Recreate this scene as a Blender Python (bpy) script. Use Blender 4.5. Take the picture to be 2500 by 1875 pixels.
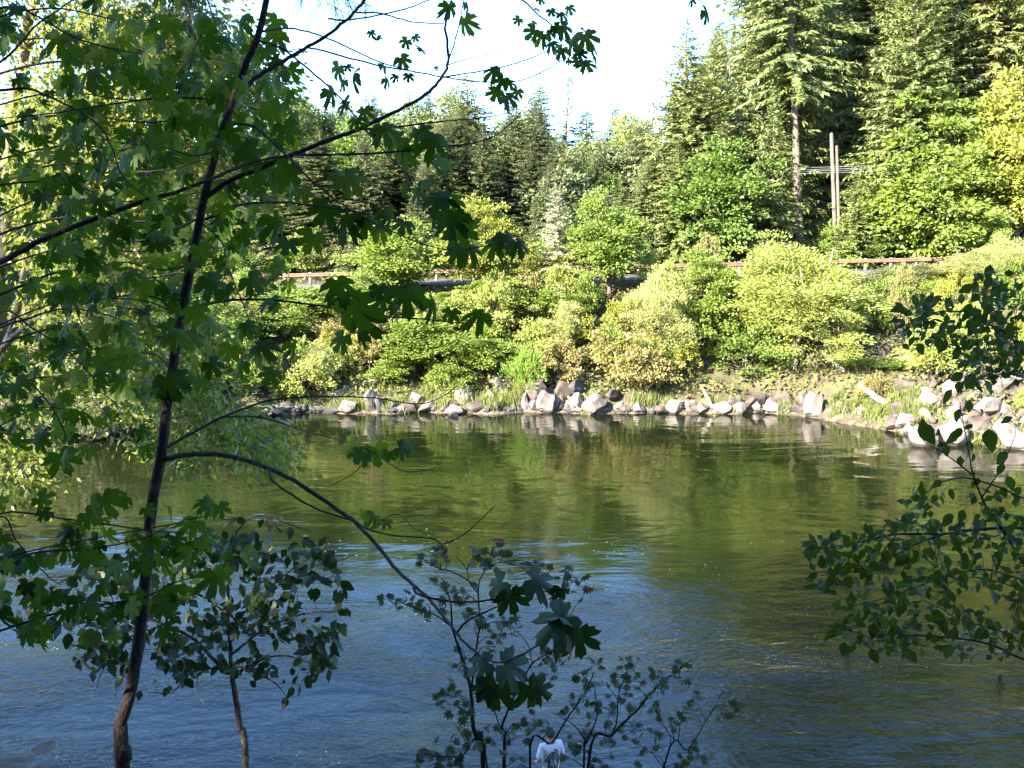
import bpy, math, random
import numpy as np
from mathutils import Vector, Matrix, Quaternion

# ------------------------------------------------------------------ scene, camera, light
for o in list(bpy.data.objects): bpy.data.objects.remove(o)
SC = bpy.context.scene
COL = SC.collection
FPX, PITCH, CAMZ = 2453.0, math.radians(7.82), 10.2       # focal length in photo pixels
cam_d = bpy.data.cameras.new('camera'); cam = bpy.data.objects.new('camera', cam_d); COL.objects.link(cam)
cam_d.sensor_width = 36; cam_d.lens = 36 * FPX / 2500; cam_d.clip_end = 3000; cam_d.clip_start = 0.05
cam.location = (0, 0, CAMZ); cam.rotation_euler = (math.pi / 2 - PITCH, 0, 0)
SC.camera = cam
SUN_AZ, SUN_EL = math.radians(50), math.radians(29)         # azimuth: left of straight behind the camera
sdir = Vector((-math.sin(SUN_AZ) * math.cos(SUN_EL), -math.cos(SUN_AZ) * math.cos(SUN_EL), math.sin(SUN_EL)))
W = bpy.data.worlds.new('World'); SC.world = W; W.use_nodes = True
nt = W.node_tree; bg = nt.nodes['Background']
sky = nt.nodes.new('ShaderNodeTexSky'); sky.sky_type = 'NISHITA'; sky.sun_disc = False
sky.sun_elevation = SUN_EL; sky.sun_rotation = math.atan2(sdir.x, sdir.y)
sky.air_density = 1.0; sky.dust_density = .25; sky.ozone_density = 6.5
nt.links.new(sky.outputs[0], bg.inputs[0]); bg.inputs[1].default_value = 0.115
sl = bpy.data.lights.new('sun', 'SUN'); sun = bpy.data.objects.new('sun', sl); COL.objects.link(sun)
sl.energy = 5.0; sl.angle = math.radians(0.5); sl.color = (1.0, 0.90, 0.72)
sun.rotation_euler = sdir.to_track_quat('Z', 'Y').to_euler(); sun.location = (-40, -40, 60)
SC.view_settings.view_transform = 'Standard'; SC.view_settings.look = 'None'
SC.view_settings.gamma = 1.0; SC.view_settings.exposure = 3.1
SC.render.engine = 'CYCLES'
SC.cycles.max_bounces = 8; SC.cycles.transparent_max_bounces = 12

rng = np.random.default_rng(7); random.seed(7)
RT = np.array([1, 0, 0.]); FW = np.array([0, math.cos(PITCH), -math.sin(PITCH)]); UP = np.array([0, math.sin(PITCH), math.cos(PITCH)])
CAM = np.array([0, 0, CAMZ])

def ray(u, v): return FW + RT * ((u - 1250) / FPX) + UP * (-(v - 937.5) / FPX)
def P(u, v, y):                       # the place on a sight line at distance y from the camera
    d = ray(u, v); return CAM + d * (y / d[1])
def proj(p):
    q = np.asarray(p) - CAM; z = q @ FW
    return 1250 + FPX * (q @ RT) / z, 937.5 - FPX * (q @ UP) / z

# ------------------------------------------------------------------ terrain height
SHX = [-200, -60, -40, -26, -21, -17, -13, 15, 17.5, 20, 22, 25, 32, 60, 200]
SHY = [45, 45, 46, 50, 54, 59, 61, 61, 60, 57, 53, 50.5, 48.5, 46, 46]
def smooth(a, b, x):
    t = np.clip((x - a) / (b - a), 0, 1); return t * t * (3 - 2 * t)
def shore_far(x): return np.interp(x, SHX, SHY) + 0.35 * np.sin(x * 0.9) + 0.25 * np.sin(x * 2.1 + 1)
def shore_near(x): return 17.6 + 0.5 * np.clip(-7.5 - x, 0, 14) + 0.5 * np.sin(x * 0.35) + 0.25 * np.sin(x * 1.3)
def road_y(x): return 76.0 + 0 * x
def road_z(x): return 7.55 + 0.025 * np.clip(x, -60, 60)
def vnoise(x, y, s=1.0):
    x = x / s; y = y / s
    return (np.sin(x * 1.7 + 1.3 * np.sin(y * 1.1)) + np.sin(y * 2.3 + 1.7 * np.sin(x * 0.7)) + np.sin((x + y) * 1.3 + 2)) / 3
def terrain(x, y):
    x = np.asarray(x, float); y = np.asarray(y, float)
    sn, sf, yr, zr = shore_near(x), shore_far(x), road_y(x), road_z(x)
    s = sn - y
    fade = 0.25 + 0.75 * smooth(-60, -24, x)
    near = 0.49 * s * np.clip(s / 17.5, 0, 1) ** 0.35 + np.where(s > 18, (s - 18) * 0.12 * fade - (1 - fade) * 0.3 * (s - 18), 0)  # unseen rise behind the viewpoint, shaped to block the low sun
    near = np.where(s > 70, 0.49 * 70 + 6 * fade, near) + 0.12 * vnoise(x, y, 1.6)
    bed = -np.minimum(np.minimum((0.10 - .06 * smooth(0, -5, x)) * (y - sn) + 0.02, 0.4 * (sf - y) + 0.02), 2.6) + 0.07 * vnoise(x, y, 0.7)
    d = y - sf
    edge = yr - 4.2
    t = np.clip(d / np.maximum(edge - sf, 1), 0, 1)
    rightlow = smooth(16, 24, x)
    prof = (0.6 * t ** 0.85 + 0.4 * smooth(0.15, 1.0, t))
    bank = zr * prof + 0.18 * vnoise(x, y, 1.2) * smooth(0, 0.1, t) * (1 - smooth(0.9, 1, t))
    b = y - (yr + 4.6)
    k = 0.10 + 0.12 * smooth(8, 28, x)
    hill = zr + np.where(b > 0, k * b + 0.8 * vnoise(x, y, 9) * smooth(0, 12, b), 0)
    hill = np.where(b > 80, zr + k * 80 + 0.8 * vnoise(x, y, 9), hill)
    far = np.where(y < edge, bank, hill)
    return np.where(y < sn, near, np.where(y < sf, bed, far))
def hit(u, v, zmin=0.0):              # first ground or water point along a sight line
    d = ray(u, v)
    for y in np.arange(20, 160, 0.1):
        p = CAM + d * (y / d[1])
        if p[2] <= max(float(terrain(p[0], p[1])), zmin): return p
    return P(u, v, 100)

# ------------------------------------------------------------------ materials
def new_mat(name):
    m = bpy.data.materials.new(name); m.use_nodes = True; n = m.node_tree
    n.nodes.clear(); out = n.nodes.new('ShaderNodeOutputMaterial')
    return m, n, out
def ramp(n, stops):
    r = n.nodes.new('ShaderNodeValToRGB'); e = r.color_ramp.elements
    e[0].position, e[0].color = stops[0][0], (*stops[0][1], 1); e[1].position, e[1].color = stops[-1][0], (*stops[-1][1], 1)
    for p, c in stops[1:-1]:
        x = e.new(p); x.color = (*c, 1)
    return r
def leaf_mat(name, cols, trans=0.35, rough=0.5, spec=0.35, island=True, tcol=None):
    m, n, out = new_mat(name); L = n.links.new
    geo = n.nodes.new('ShaderNodeNewGeometry'); oi = n.nodes.new('ShaderNodeObjectInfo')
    k = len(cols); r = ramp(n, [(i / (k - 1), c) for i, c in enumerate(cols)])
    if island:
        mx = n.nodes.new('ShaderNodeMath'); mx.operation = 'MULTIPLY_ADD'; L(geo.outputs['Random Per Island'], mx.inputs[0]); mx.inputs[1].default_value = 0.8
        m2 = n.nodes.new('ShaderNodeMath'); m2.operation = 'MULTIPLY'; L(oi.outputs['Random'], m2.inputs[0]); m2.inputs[1].default_value = 0.2
        L(m2.outputs[0], mx.inputs[2]); L(mx.outputs[0], r.inputs[0])
    else: L(oi.outputs['Random'], r.inputs[0])
    p = n.nodes.new('ShaderNodeBsdfPrincipled'); L(r.outputs[0], p.inputs['Base Color'])
    p.inputs['Roughness'].default_value = rough; p.inputs['Specular IOR Level'].default_value = spec
    t = n.nodes.new('ShaderNodeBsdfTranslucent')
    hs = n.nodes.new('ShaderNodeMix'); hs.data_type = 'RGBA'; hs.blend_type = 'MULTIPLY'; hs.inputs[0].default_value = 1
    L(r.outputs[0], hs.inputs[6]); hs.inputs[7].default_value = (*(tcol or (1.5, 1.6, 0.55)), 1)
    L(hs.outputs[2], t.inputs[0])
    mix = n.nodes.new('ShaderNodeMixShader'); mix.inputs[0].default_value = trans
    L(p.outputs[0], mix.inputs[1]); L(t.outputs[0], mix.inputs[2]); L(mix.outputs[0], out.inputs[0])
    return m
def noise_mat(name, stops, scale, rough=0.85, bump=0.3, stretch=(1, 1, 1), detail=6, objcoord=True, dist=0.0, bscale=None, spec=0.3):
    m, n, out = new_mat(name); L = n.links.new
    tc = n.nodes.new('ShaderNodeTexCoord'); mp = n.nodes.new('ShaderNodeMapping'); mp.inputs['Scale'].default_value = stretch
    L(tc.outputs['Object'], mp.inputs[0])
    oi = n.nodes.new('ShaderNodeObjectInfo'); ad = n.nodes.new('ShaderNodeVectorMath'); ad.operation = 'ADD'
    sc_ = n.nodes.new('ShaderNodeVectorMath'); sc_.operation = 'SCALE'; cb = n.nodes.new('ShaderNodeCombineXYZ')
    for i in range(3): L(oi.outputs['Random'], cb.inputs[i])
    L(cb.outputs[0], sc_.inputs[0]); sc_.inputs['Scale'].default_value = 40.0
    L(mp.outputs[0], ad.inputs[0]); L(sc_.outputs[0], ad.inputs[1])
    nz = n.nodes.new('ShaderNodeTexNoise'); nz.inputs['Scale'].default_value = scale; nz.inputs['Detail'].default_value = detail
    nz.inputs['Roughness'].default_value = 0.62; nz.inputs['Distortion'].default_value = dist
    L(ad.outputs[0], nz.inputs['Vector'])
    r = ramp(n, stops); L(nz.outputs[0], r.inputs[0])
    p = n.nodes.new('ShaderNodeBsdfPrincipled'); L(r.outputs[0], p.inputs['Base Color']); p.inputs['Roughness'].default_value = rough
    p.inputs['Specular IOR Level'].default_value = spec
    b = n.nodes.new('ShaderNodeBump'); b.inputs['Strength'].default_value = bump; b.inputs['Distance'].default_value = 0.05
    n2 = n.nodes.new('ShaderNodeTexNoise'); n2.inputs['Scale'].default_value = bscale or scale * 3; n2.inputs['Detail'].default_value = 5
    L(ad.outputs[0], n2.inputs['Vector']); L(n2.outputs[0], b.inputs['Height']); L(b.outputs[0], p.inputs['Normal'])
    L(p.outputs[0], out.inputs[0])
    return m

M = {}
M['maple_far'] = leaf_mat('maple_far_leaf', [(.085, .13, .022), (.13, .185, .03), (.185, .23, .045)])
M['maple_gold'] = leaf_mat('maple_gold_leaf', [(.14, .165, .025), (.20, .22, .035), (.26, .24, .055)])
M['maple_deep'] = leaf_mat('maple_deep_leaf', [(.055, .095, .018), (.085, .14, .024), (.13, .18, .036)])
M['alder_far'] = leaf_mat('alder_far_leaf', [(.15, .19, .04), (.21, .245, .055), (.27, .28, .085)])
M['willow_far'] = leaf_mat('willow_far_leaf', [(.19, .215, .07), (.25, .265, .095), (.31, .31, .14)])
M['dull_shrub'] = leaf_mat('dull_shrub_leaf', [(.07, .09, .04), (.12, .13, .06), (.18, .17, .09)])
M['bramble'] = leaf_mat('bramble_leaf', [(.10, .13, .03), (.18, .18, .06), (.24, .16, .08), (.16, .20, .05)])
M['broom'] = leaf_mat('broom_leaf', [(.12, .20, .03), (.16, .25, .04), (.2, .28, .06)])
M['fir_lit'] = leaf_mat('fir_lit_needle', [(.105, .13, .035), (.16, .185, .055), (.22, .24, .09)], trans=0.18, tcol=(1.2, 1.25, .7))  # sunlit copy: sunlight put into the needle colour
M['fir_dark'] = leaf_mat('fir_dark_needle', [(.045, .062, .022), (.07, .09, .032), (.105, .12, .05)], trans=0.15, tcol=(1.2, 1.25, .7))  # darker copy; also puts shade into the colour of the shaded trees
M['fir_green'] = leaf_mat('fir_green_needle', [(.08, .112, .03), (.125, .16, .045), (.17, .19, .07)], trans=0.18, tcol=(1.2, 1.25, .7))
M['spruce_pale'] = leaf_mat('spruce_pale_needle', [(.19, .205, .12), (.26, .27, .17), (.33, .33, .23)], trans=0.15, tcol=(1.1, 1.15, .8))
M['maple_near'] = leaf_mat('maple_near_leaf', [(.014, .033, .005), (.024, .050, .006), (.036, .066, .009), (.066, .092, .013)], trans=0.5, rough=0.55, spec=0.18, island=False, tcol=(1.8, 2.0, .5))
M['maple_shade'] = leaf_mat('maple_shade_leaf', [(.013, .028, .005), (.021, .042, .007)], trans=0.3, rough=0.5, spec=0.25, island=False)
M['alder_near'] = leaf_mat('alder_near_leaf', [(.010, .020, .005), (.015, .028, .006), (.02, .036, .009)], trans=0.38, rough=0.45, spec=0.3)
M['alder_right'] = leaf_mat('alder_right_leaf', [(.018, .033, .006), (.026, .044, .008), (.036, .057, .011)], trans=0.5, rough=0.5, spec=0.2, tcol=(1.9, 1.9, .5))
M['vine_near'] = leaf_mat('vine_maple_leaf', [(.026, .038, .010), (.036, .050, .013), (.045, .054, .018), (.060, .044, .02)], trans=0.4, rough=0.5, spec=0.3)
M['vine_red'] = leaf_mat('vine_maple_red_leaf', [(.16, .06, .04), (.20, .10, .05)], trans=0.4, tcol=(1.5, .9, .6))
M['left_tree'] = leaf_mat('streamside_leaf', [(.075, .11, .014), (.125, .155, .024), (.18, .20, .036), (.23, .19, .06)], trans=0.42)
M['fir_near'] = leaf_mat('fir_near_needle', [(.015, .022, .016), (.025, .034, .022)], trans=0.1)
M['grass'] = leaf_mat('grass_blade', [(.06, .09, .02), (.11, .14, .035), (.19, .19, .08)], trans=0.3)
M['under'] = leaf_mat('undergrowth_leaf', [(.06, .09, .025), (.11, .14, .035), (.15, .15, .05), (.16, .11, .06)], trans=0.3)
M['bark'] = noise_mat('bark', [(.3, (.05, .038, .03)), (.6, (.12, .095, .075))], 7, stretch=(1, 1, .25), bump=.6)
M['bark_pale'] = noise_mat('bark_pale', [(.35, (.09, .07, .05)), (.65, (.28, .24, .20))], 5, stretch=(1, 1, .5), bump=.4)
M['bark_maple'] = noise_mat('bark_maple', [(.3, (.010, .006, .005)), (.55, (.020, .013, .011)), (.75, (.05, .042, .036))], 22, stretch=(1, 1, .5), bump=.5, bscale=60)
M['bark_fir'] = noise_mat('bark_fir', [(.3, (.09, .065, .05)), (.7, (.24, .18, .14))], 4, stretch=(1, 1, .2), bump=.8)
M['bark_alder'] = noise_mat('bark_alder', [(.38, (.015, .012, .010)), (.52, (.035, .028, .022)), (.7, (.11, .10, .085))], 9, stretch=(1, 1, .6), bump=.4)
M['rock_pale'] = noise_mat('rock_pale', [(.32, (.045, .038, .035)), (.48, (.13, .112, .102)), (.7, (.24, .208, .19))], 1.6, bump=.7, bscale=5)
M['rock_brown'] = noise_mat('rock_brown', [(.25, (.02, .016, .015)), (.5, (.058, .046, .040)), (.75, (.12, .096, .083))], 1.8, bump=.7, bscale=5)
M['rock_dark'] = noise_mat('rock_dark', [(.25, (.025, .024, .026)), (.55, (.06, .058, .062)), (.8, (.12, .115, .118))], 1.8, bump=.6, bscale=5)
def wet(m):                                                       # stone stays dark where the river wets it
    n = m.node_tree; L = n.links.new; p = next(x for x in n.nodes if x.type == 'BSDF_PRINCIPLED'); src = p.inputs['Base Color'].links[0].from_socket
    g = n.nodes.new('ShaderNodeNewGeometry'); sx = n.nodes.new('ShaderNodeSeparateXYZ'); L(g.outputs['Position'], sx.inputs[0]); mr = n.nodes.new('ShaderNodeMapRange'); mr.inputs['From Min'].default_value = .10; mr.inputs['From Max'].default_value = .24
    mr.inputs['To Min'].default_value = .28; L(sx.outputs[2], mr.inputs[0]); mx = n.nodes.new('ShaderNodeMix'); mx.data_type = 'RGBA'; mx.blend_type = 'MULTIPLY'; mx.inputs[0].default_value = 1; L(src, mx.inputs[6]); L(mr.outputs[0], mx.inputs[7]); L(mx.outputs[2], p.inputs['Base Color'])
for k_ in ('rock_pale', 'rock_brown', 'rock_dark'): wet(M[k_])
M['driftwood'] = noise_mat('driftwood', [(.3, (.22, .19, .165)), (.7, (.40, .37, .34))], 6, stretch=(1, 1, 1), bump=.4)
M['driftgrey'] = noise_mat('driftgrey', [(.3, (.14, .13, .125)), (.7, (.32, .30, .29))], 6, bump=.4)
M['pole'] = noise_mat('pole_wood', [(.3, (.085, .068, .056)), (.7, (.17, .14, .12))], 6, stretch=(1, 1, .1), bump=.3)
M['rail'] = noise_mat('rail_steel', [(.3, (.08, .045, .03)), (.6, (.17, .10, .07)), (.8, (.30, .25, .2))], 3, rough=.6, bump=.1)
M['post'] = noise_mat('post_wood', [(.3, (.16, .13, .10)), (.7, (.34, .29, .24))], 5, bump=.2)
M['asphalt'] = noise_mat('asphalt', [(.3, (.05, .05, .055)), (.7, (.09, .09, .095))], 1.5, bump=.2)
M['paint'] = noise_mat('road_paint', [(.3, (.55, .53, .48)), (.7, (.75, .74, .7))], 4, bump=.05)
M['cable'] = noise_mat('cable', [(.3, (.16, .16, .165)), (.7, (.28, .28, .29))], 3, rough=.4, bump=.0)
M['skin'] = noise_mat('skin', [(.3, (.42, .24, .17)), (.7, (.50, .30, .22))], 6, rough=.55, bump=.05)
M['hair'] = noise_mat('hair', [(.3, (.018, .014, .011)), (.7, (.045, .032, .024))], 40, rough=.5, bump=.4, stretch=(3, 3, .6))
M['trousers'] = noise_mat('trousers', [(.3, (.04, .05, .08)), (.7, (.07, .08, .12))], 30, bump=.2)
M['foam'] = noise_mat('foam', [(.3, (.7, .7, .7)), (.7, (.85, .85, .85))], 6, rough=.3, bump=.1)

# ground: soil, dry grass and moss on land; cobbles and silt under the water, deep-water dimming painted into the bed colour
def ground_mat():
    m, n, out = new_mat('ground'); L = n.links.new
    tc = n.nodes.new('ShaderNodeTexCoord')
    def nz(s, d=6):
        x = n.nodes.new('ShaderNodeTexNoise'); x.inputs['Scale'].default_value = s; x.inputs['Detail'].default_value = d
        L(tc.outputs['Object'], x.inputs['Vector']); return x
    a = nz(.9); ra = ramp(n, [(.3, (.03, .02, .014)), (.45, (.06, .045, .028)), (.55, (.06, .066, .024)), (.7, (.11, .10, .05))]); L(a.outputs[0], ra.inputs[0])
    v = n.nodes.new('ShaderNodeTexVoronoi'); v.inputs['Scale'].default_value = 3.2; L(tc.outputs['Object'], v.inputs['Vector'])
    sv = n.nodes.new('ShaderNodeSeparateColor'); L(v.outputs['Color'], sv.inputs[0])
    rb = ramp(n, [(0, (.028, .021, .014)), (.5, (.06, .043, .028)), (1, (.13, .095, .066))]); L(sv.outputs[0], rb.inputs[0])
    sx = n.nodes.new('ShaderNodeSeparateXYZ'); L(tc.outputs['Object'], sx.inputs[0])
    mr = n.nodes.new('ShaderNodeMapRange'); mr.inputs['From Min'].default_value = 0.05; mr.inputs['From Max'].default_value = .5; L(sx.outputs[2], mr.inputs[0])
    deep = n.nodes.new('ShaderNodeMapRange'); deep.inputs['From Min'].default_value = -1.6; deep.inputs['From Max'].default_value = -.5; L(sx.outputs[2], deep.inputs[0])
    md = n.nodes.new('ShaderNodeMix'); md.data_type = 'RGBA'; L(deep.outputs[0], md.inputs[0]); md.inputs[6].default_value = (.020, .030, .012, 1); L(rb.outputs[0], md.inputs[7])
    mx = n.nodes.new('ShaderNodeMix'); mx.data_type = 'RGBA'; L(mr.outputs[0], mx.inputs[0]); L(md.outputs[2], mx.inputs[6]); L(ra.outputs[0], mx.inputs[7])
    p = n.nodes.new('ShaderNodeBsdfPrincipled'); p.inputs['Roughness'].default_value = .9; L(mx.outputs[2], p.inputs['Base Color'])
    b = n.nodes.new('ShaderNodeBump'); b.inputs['Strength'].default_value = .8; b.inputs['Distance'].default_value = .15
    L(nz(5).outputs[0], b.inputs['Height']); L(b.outputs[0], p.inputs['Normal']); L(p.outputs[0], out.inputs[0])
    return m
M['ground'] = ground_mat()

def water_mat():
    m, n, out = new_mat('river_water'); L = n.links.new
    tc = n.nodes.new('ShaderNodeTexCoord')
    def nz(scale, sx, sy, det, dist=0.0, rough=.55, rot=0):
        mp = n.nodes.new('ShaderNodeMapping'); mp.inputs['Scale'].default_value = (sx, sy, 1); mp.inputs['Rotation'].default_value = (0, 0, rot)
        L(tc.outputs['Object'], mp.inputs[0])
        x = n.nodes.new('ShaderNodeTexNoise'); x.inputs['Scale'].default_value = scale; x.inputs['Detail'].default_value = det
        x.inputs['Distortion'].default_value = dist; x.inputs['Roughness'].default_value = rough
        L(mp.outputs[0], x.inputs['Vector']); return x
    def math_(op, a, b):
        x = n.nodes.new('ShaderNodeMath'); x.operation = op
        for i, q in enumerate((a, b)):
            if isinstance(q, (int, float)): x.inputs[i].default_value = q
            else: L(q, x.inputs[i])
        return x.outputs[0]
    swell = nz(.28, .6, 1.0, 2, 1.5)                    # slow boils of the current
    boil = nz(.75, .7, 1.1, 3, 2.0, rot=.4)
    long_ = nz(1.0, .28, 1.3, 3, .6, rot=.05)          # long low ripples
    rip = nz(3.0, .6, 1.2, 3, .8, rot=-.15)
    fine = nz(9.0, .7, 1.1, 3, .5, rot=.3)
    # how rough: patches where the current breaks the surface, more towards the near shore
    sx = n.nodes.new('ShaderNodeSeparateXYZ'); L(tc.outputs['Object'], sx.inputs[0])
    mr = n.nodes.new('ShaderNodeMapRange'); mr.interpolation_type = 'SMOOTHSTEP'
    mr.inputs['From Min'].default_value = 36; mr.inputs['From Max'].default_value = 21; L(sx.outputs[1], mr.inputs[0])
    patch = nz(.11, .7, 1.6, 3, 1.2)
    pr = n.nodes.new('ShaderNodeMapRange'); pr.inputs['From Min'].default_value = .38; pr.inputs['From Max'].default_value = .62; L(patch.outputs[0], pr.inputs[0])
    rough = math_('MULTIPLY', mr.outputs[0], math_('ADD', math_('MULTIPLY', pr.outputs[0], .75), .35))
    h = math_('MULTIPLY', swell.outputs[0], .05)
    h = math_('ADD', h, math_('MULTIPLY', long_.outputs[0], .011))
    h = math_('ADD', h, math_('MULTIPLY', rip.outputs[0], math_('ADD', math_('MULTIPLY', rough, .022), .0030)))
    h = math_('ADD', h, math_('MULTIPLY', fine.outputs[0], math_('ADD', math_('MULTIPLY', rough, .018), .0004)))
    h = math_('ADD', h, math_('MULTIPLY', boil.outputs[0], math_('MULTIPLY', rough, .050)))
    b = n.nodes.new('ShaderNodeBump'); b.inputs['Strength'].default_value = 1.0; b.inputs['Distance'].default_value = 1.0; L(h, b.inputs['Height'])
    fr = n.nodes.new('ShaderNodeFresnel'); fr.inputs['IOR'].default_value = 1.333; L(b.outputs[0], fr.inputs['Normal'])
    gl = n.nodes.new('ShaderNodeBsdfGlossy'); gl.inputs['Roughness'].default_value = .01; gl.inputs['Color'].default_value = (1, 1, 1, 1); L(b.outputs[0], gl.inputs['Normal'])
    tr = n.nodes.new('ShaderNodeBsdfTransparent'); tr.inputs[0].default_value = (.62, .72, .50, 1)
    df = n.nodes.new('ShaderNodeBsdfDiffuse'); df.inputs[0].default_value = (.011, .018, .005, 1)
    body = n.nodes.new('ShaderNodeMixShader'); body.inputs[0].default_value = .4
    L(tr.outputs[0], body.inputs[1]); L(df.outputs[0], body.inputs[2])
    mix = n.nodes.new('ShaderNodeMixShader'); L(fr.outputs[0], mix.inputs[0]); L(body.outputs[0], mix.inputs[1]); L(gl.outputs[0], mix.inputs[2])
    L(mix.outputs[0], out.inputs[0])
    return m
M['water'] = water_mat()

# ------------------------------------------------------------------ mesh helpers
class MB:
    def __init__(s): s.v = []; s.f = []; s.n = 0
    def add(s, v, f):
        v = np.asarray(v, float); f = np.asarray(f, int)
        s.v.append(v); s.f.append(f + s.n); s.n += len(v)
    def mesh(s, name, off=(0, 0, 0), smooth_=False):
        me = bpy.data.meshes.new(name)
        v = np.concatenate(s.v) - np.asarray(off)
        loops = np.concatenate([f.ravel() for f in s.f]); cnt = np.concatenate([np.full(len(f), f.shape[1]) for f in s.f])
        me.vertices.add(len(v)); me.vertices.foreach_set('co', v.ravel())
        me.loops.add(len(loops)); me.loops.foreach_set('vertex_index', loops)
        me.polygons.add(len(cnt)); me.polygons.foreach_set('loop_start', np.concatenate([[0], np.cumsum(cnt)[:-1]])); me.polygons.foreach_set('loop_total', cnt)
        if smooth_: me.polygons.foreach_set('use_smooth', np.ones(len(cnt), bool))
        me.update(calc_edges=True); me.validate()
        return me
def link(name, me, mat=None, parent=None, **props):
    o = bpy.data.objects.new(name, me); COL.objects.link(o)
    if mat is not None:
        if len(me.materials) == 0: me.materials.append(mat)
        if me.materials[0] is not mat:
            o.material_slots[0].link = 'OBJECT'; o.material_slots[0].material = mat
    if parent is not None: o.parent = parent
    for k, v in props.items(): o[k] = v
    return o
def thing(name, label, cat, loc=(0, 0, 0), group=None):
    o = bpy.data.objects.new(name, None); COL.objects.link(o); o.location = loc; o.empty_display_size = .2
    o['label'] = label; o['category'] = cat
    if group: o['group'] = group
    return o
def catmull(pts, k=6):
    pts = np.asarray(pts, float)
    if len(pts) < 3: return np.linspace(pts[0], pts[-1], k + 1)
    q = np.vstack([2 * pts[0] - pts[1], pts, 2 * pts[-1] - pts[-2]]); out = []
    for i in range(1, len(q) - 2):
        for t in np.linspace(0, 1, k, endpoint=False):
            a, b, c, d = q[i - 1], q[i], q[i + 1], q[i + 2]
            out.append(.5 * (2 * b + (c - a) * t + (2 * a - 5 * b + 4 * c - d) * t * t + (3 * b - a - 3 * c + d) * t ** 3))
    out.append(pts[-1]); return np.array(out)
def tube(mb, pts, r0, r1, sides=6, wob=0.0, power=1.0):
    pts = np.asarray(pts, float); n = len(pts)
    r = r0 + (r1 - r0) * np.linspace(0, 1, n) ** power if np.isscalar(r0) else np.asarray(r0)
    t = np.gradient(pts, axis=0); t /= np.linalg.norm(t, axis=1)[:, None] + 1e-9
    ref = np.array([0.31, .17, .93]) if abs(t[:, 2]).mean() < .8 else np.array([1, .2, 0.])
    a = np.cross(t, ref); a /= np.linalg.norm(a, axis=1)[:, None] + 1e-9; b = np.cross(t, a)
    ang = np.arange(sides) * 2 * math.pi / sides
    rr = r[:, None] * (1 + wob * rng.standard_normal((n, sides)))
    v = pts[:, None] + rr[..., None] * (np.cos(ang)[None, :, None] * a[:, None] + np.sin(ang)[None, :, None] * b[:, None])
    i = np.arange(n - 1)[:, None] * sides; j = np.arange(sides)[None]; j2 = (j + 1) % sides
    f = np.stack([i + j, i + j2, i + sides + j2, i + sides + j], -1).reshape(-1, 4)
    mb.add(v.reshape(-1, 3), f)
    c = np.vstack([v[0], pts[:1], v[-1], pts[-1:]]); k = np.arange(sides); k2 = (k + 1) % sides
    mb.add(c, np.vstack([np.stack([k2, k, np.full(sides, sides)], -1), np.stack([k + sides + 1, k2 + sides + 1, np.full(sides, 2 * sides + 1)], -1)]))
def unit(a): return a / (np.linalg.norm(a, axis=-1, keepdims=True) + 1e-9)
def kites(mb, pos, tip, nrm, length, width, wide_at=.45):       # one leaf-shaped quad per point
    tip = unit(tip); side = unit(np.cross(tip, nrm))
    L_ = np.asarray(length)[:, None]; w = np.asarray(width)[:, None] * .5
    m = pos + tip * L_ * wide_at
    v = np.stack([pos, m + side * w, pos + tip * L_, m - side * w], 1).reshape(-1, 3)
    mb.add(v, np.arange(len(pos) * 4).reshape(-1, 4))

# ------------------------------------------------------------------ setting: ground, water, road
gx = np.unique(np.concatenate([np.linspace(-260, -60, 26), np.linspace(-60, 60, 170), np.linspace(60, 260, 26)]))
gy = np.unique(np.concatenate([np.linspace(-110, 0, 34), np.linspace(0, 15, 24), np.linspace(15, 24, 34), np.linspace(24, 45, 22), np.linspace(45, 72, 90), np.linspace(72, 82, 24), np.linspace(82, 420, 60)]))
X, Y = np.meshgrid(gx, gy); Z = terrain(X, Y)
nx, ny = len(gx), len(gy)
ii = (np.arange(ny - 1)[:, None] * nx + np.arange(nx - 1)[None]).ravel()
mb = MB(); mb.add(np.stack([X, Y, Z], -1).reshape(-1, 3), np.stack([ii, ii + 1, ii + nx + 1, ii + nx], -1))
link('ground', mb.mesh('ground', smooth_=True), M['ground'], kind='structure')
mb = MB(); wx = np.linspace(-260, 260, 27); wy = np.linspace(12, 64, 9); X, Y = np.meshgrid(wx, wy)
ii = (np.arange(8)[:, None] * 27 + np.arange(26)[None]).ravel()
mb.add(np.stack([X, Y, 0 * X], -1).reshape(-1, 3), np.stack([ii, ii + 1, ii + 28, ii + 27], -1))
link('river', mb.mesh('river', smooth_=True), M['water'], kind='structure')
rx = np.linspace(-120, 120, 61)
def strip(y0, y1, dz0, dz1):
    a = np.stack([rx, road_y(rx) + y0, road_z(rx) + dz0], -1); b = np.stack([rx, road_y(rx) + y1, road_z(rx) + dz1], -1)
    i = np.arange(60); mb = MB(); mb.add(np.vstack([a, b]), np.stack([i, i + 1, i + 62, i + 61], -1)); return mb
link('road', strip(-3.6, 3.6, .03, .10).mesh('road'), M['asphalt'], kind='structure')
link('road_line', strip(-3.15, -3.02, .042, .0436).mesh('road_line'), M['paint'], kind='structure')
link('road_line', strip(-.06, .06, .0705, .0717).mesh('road_line'), M['paint'], kind='structure')

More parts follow.
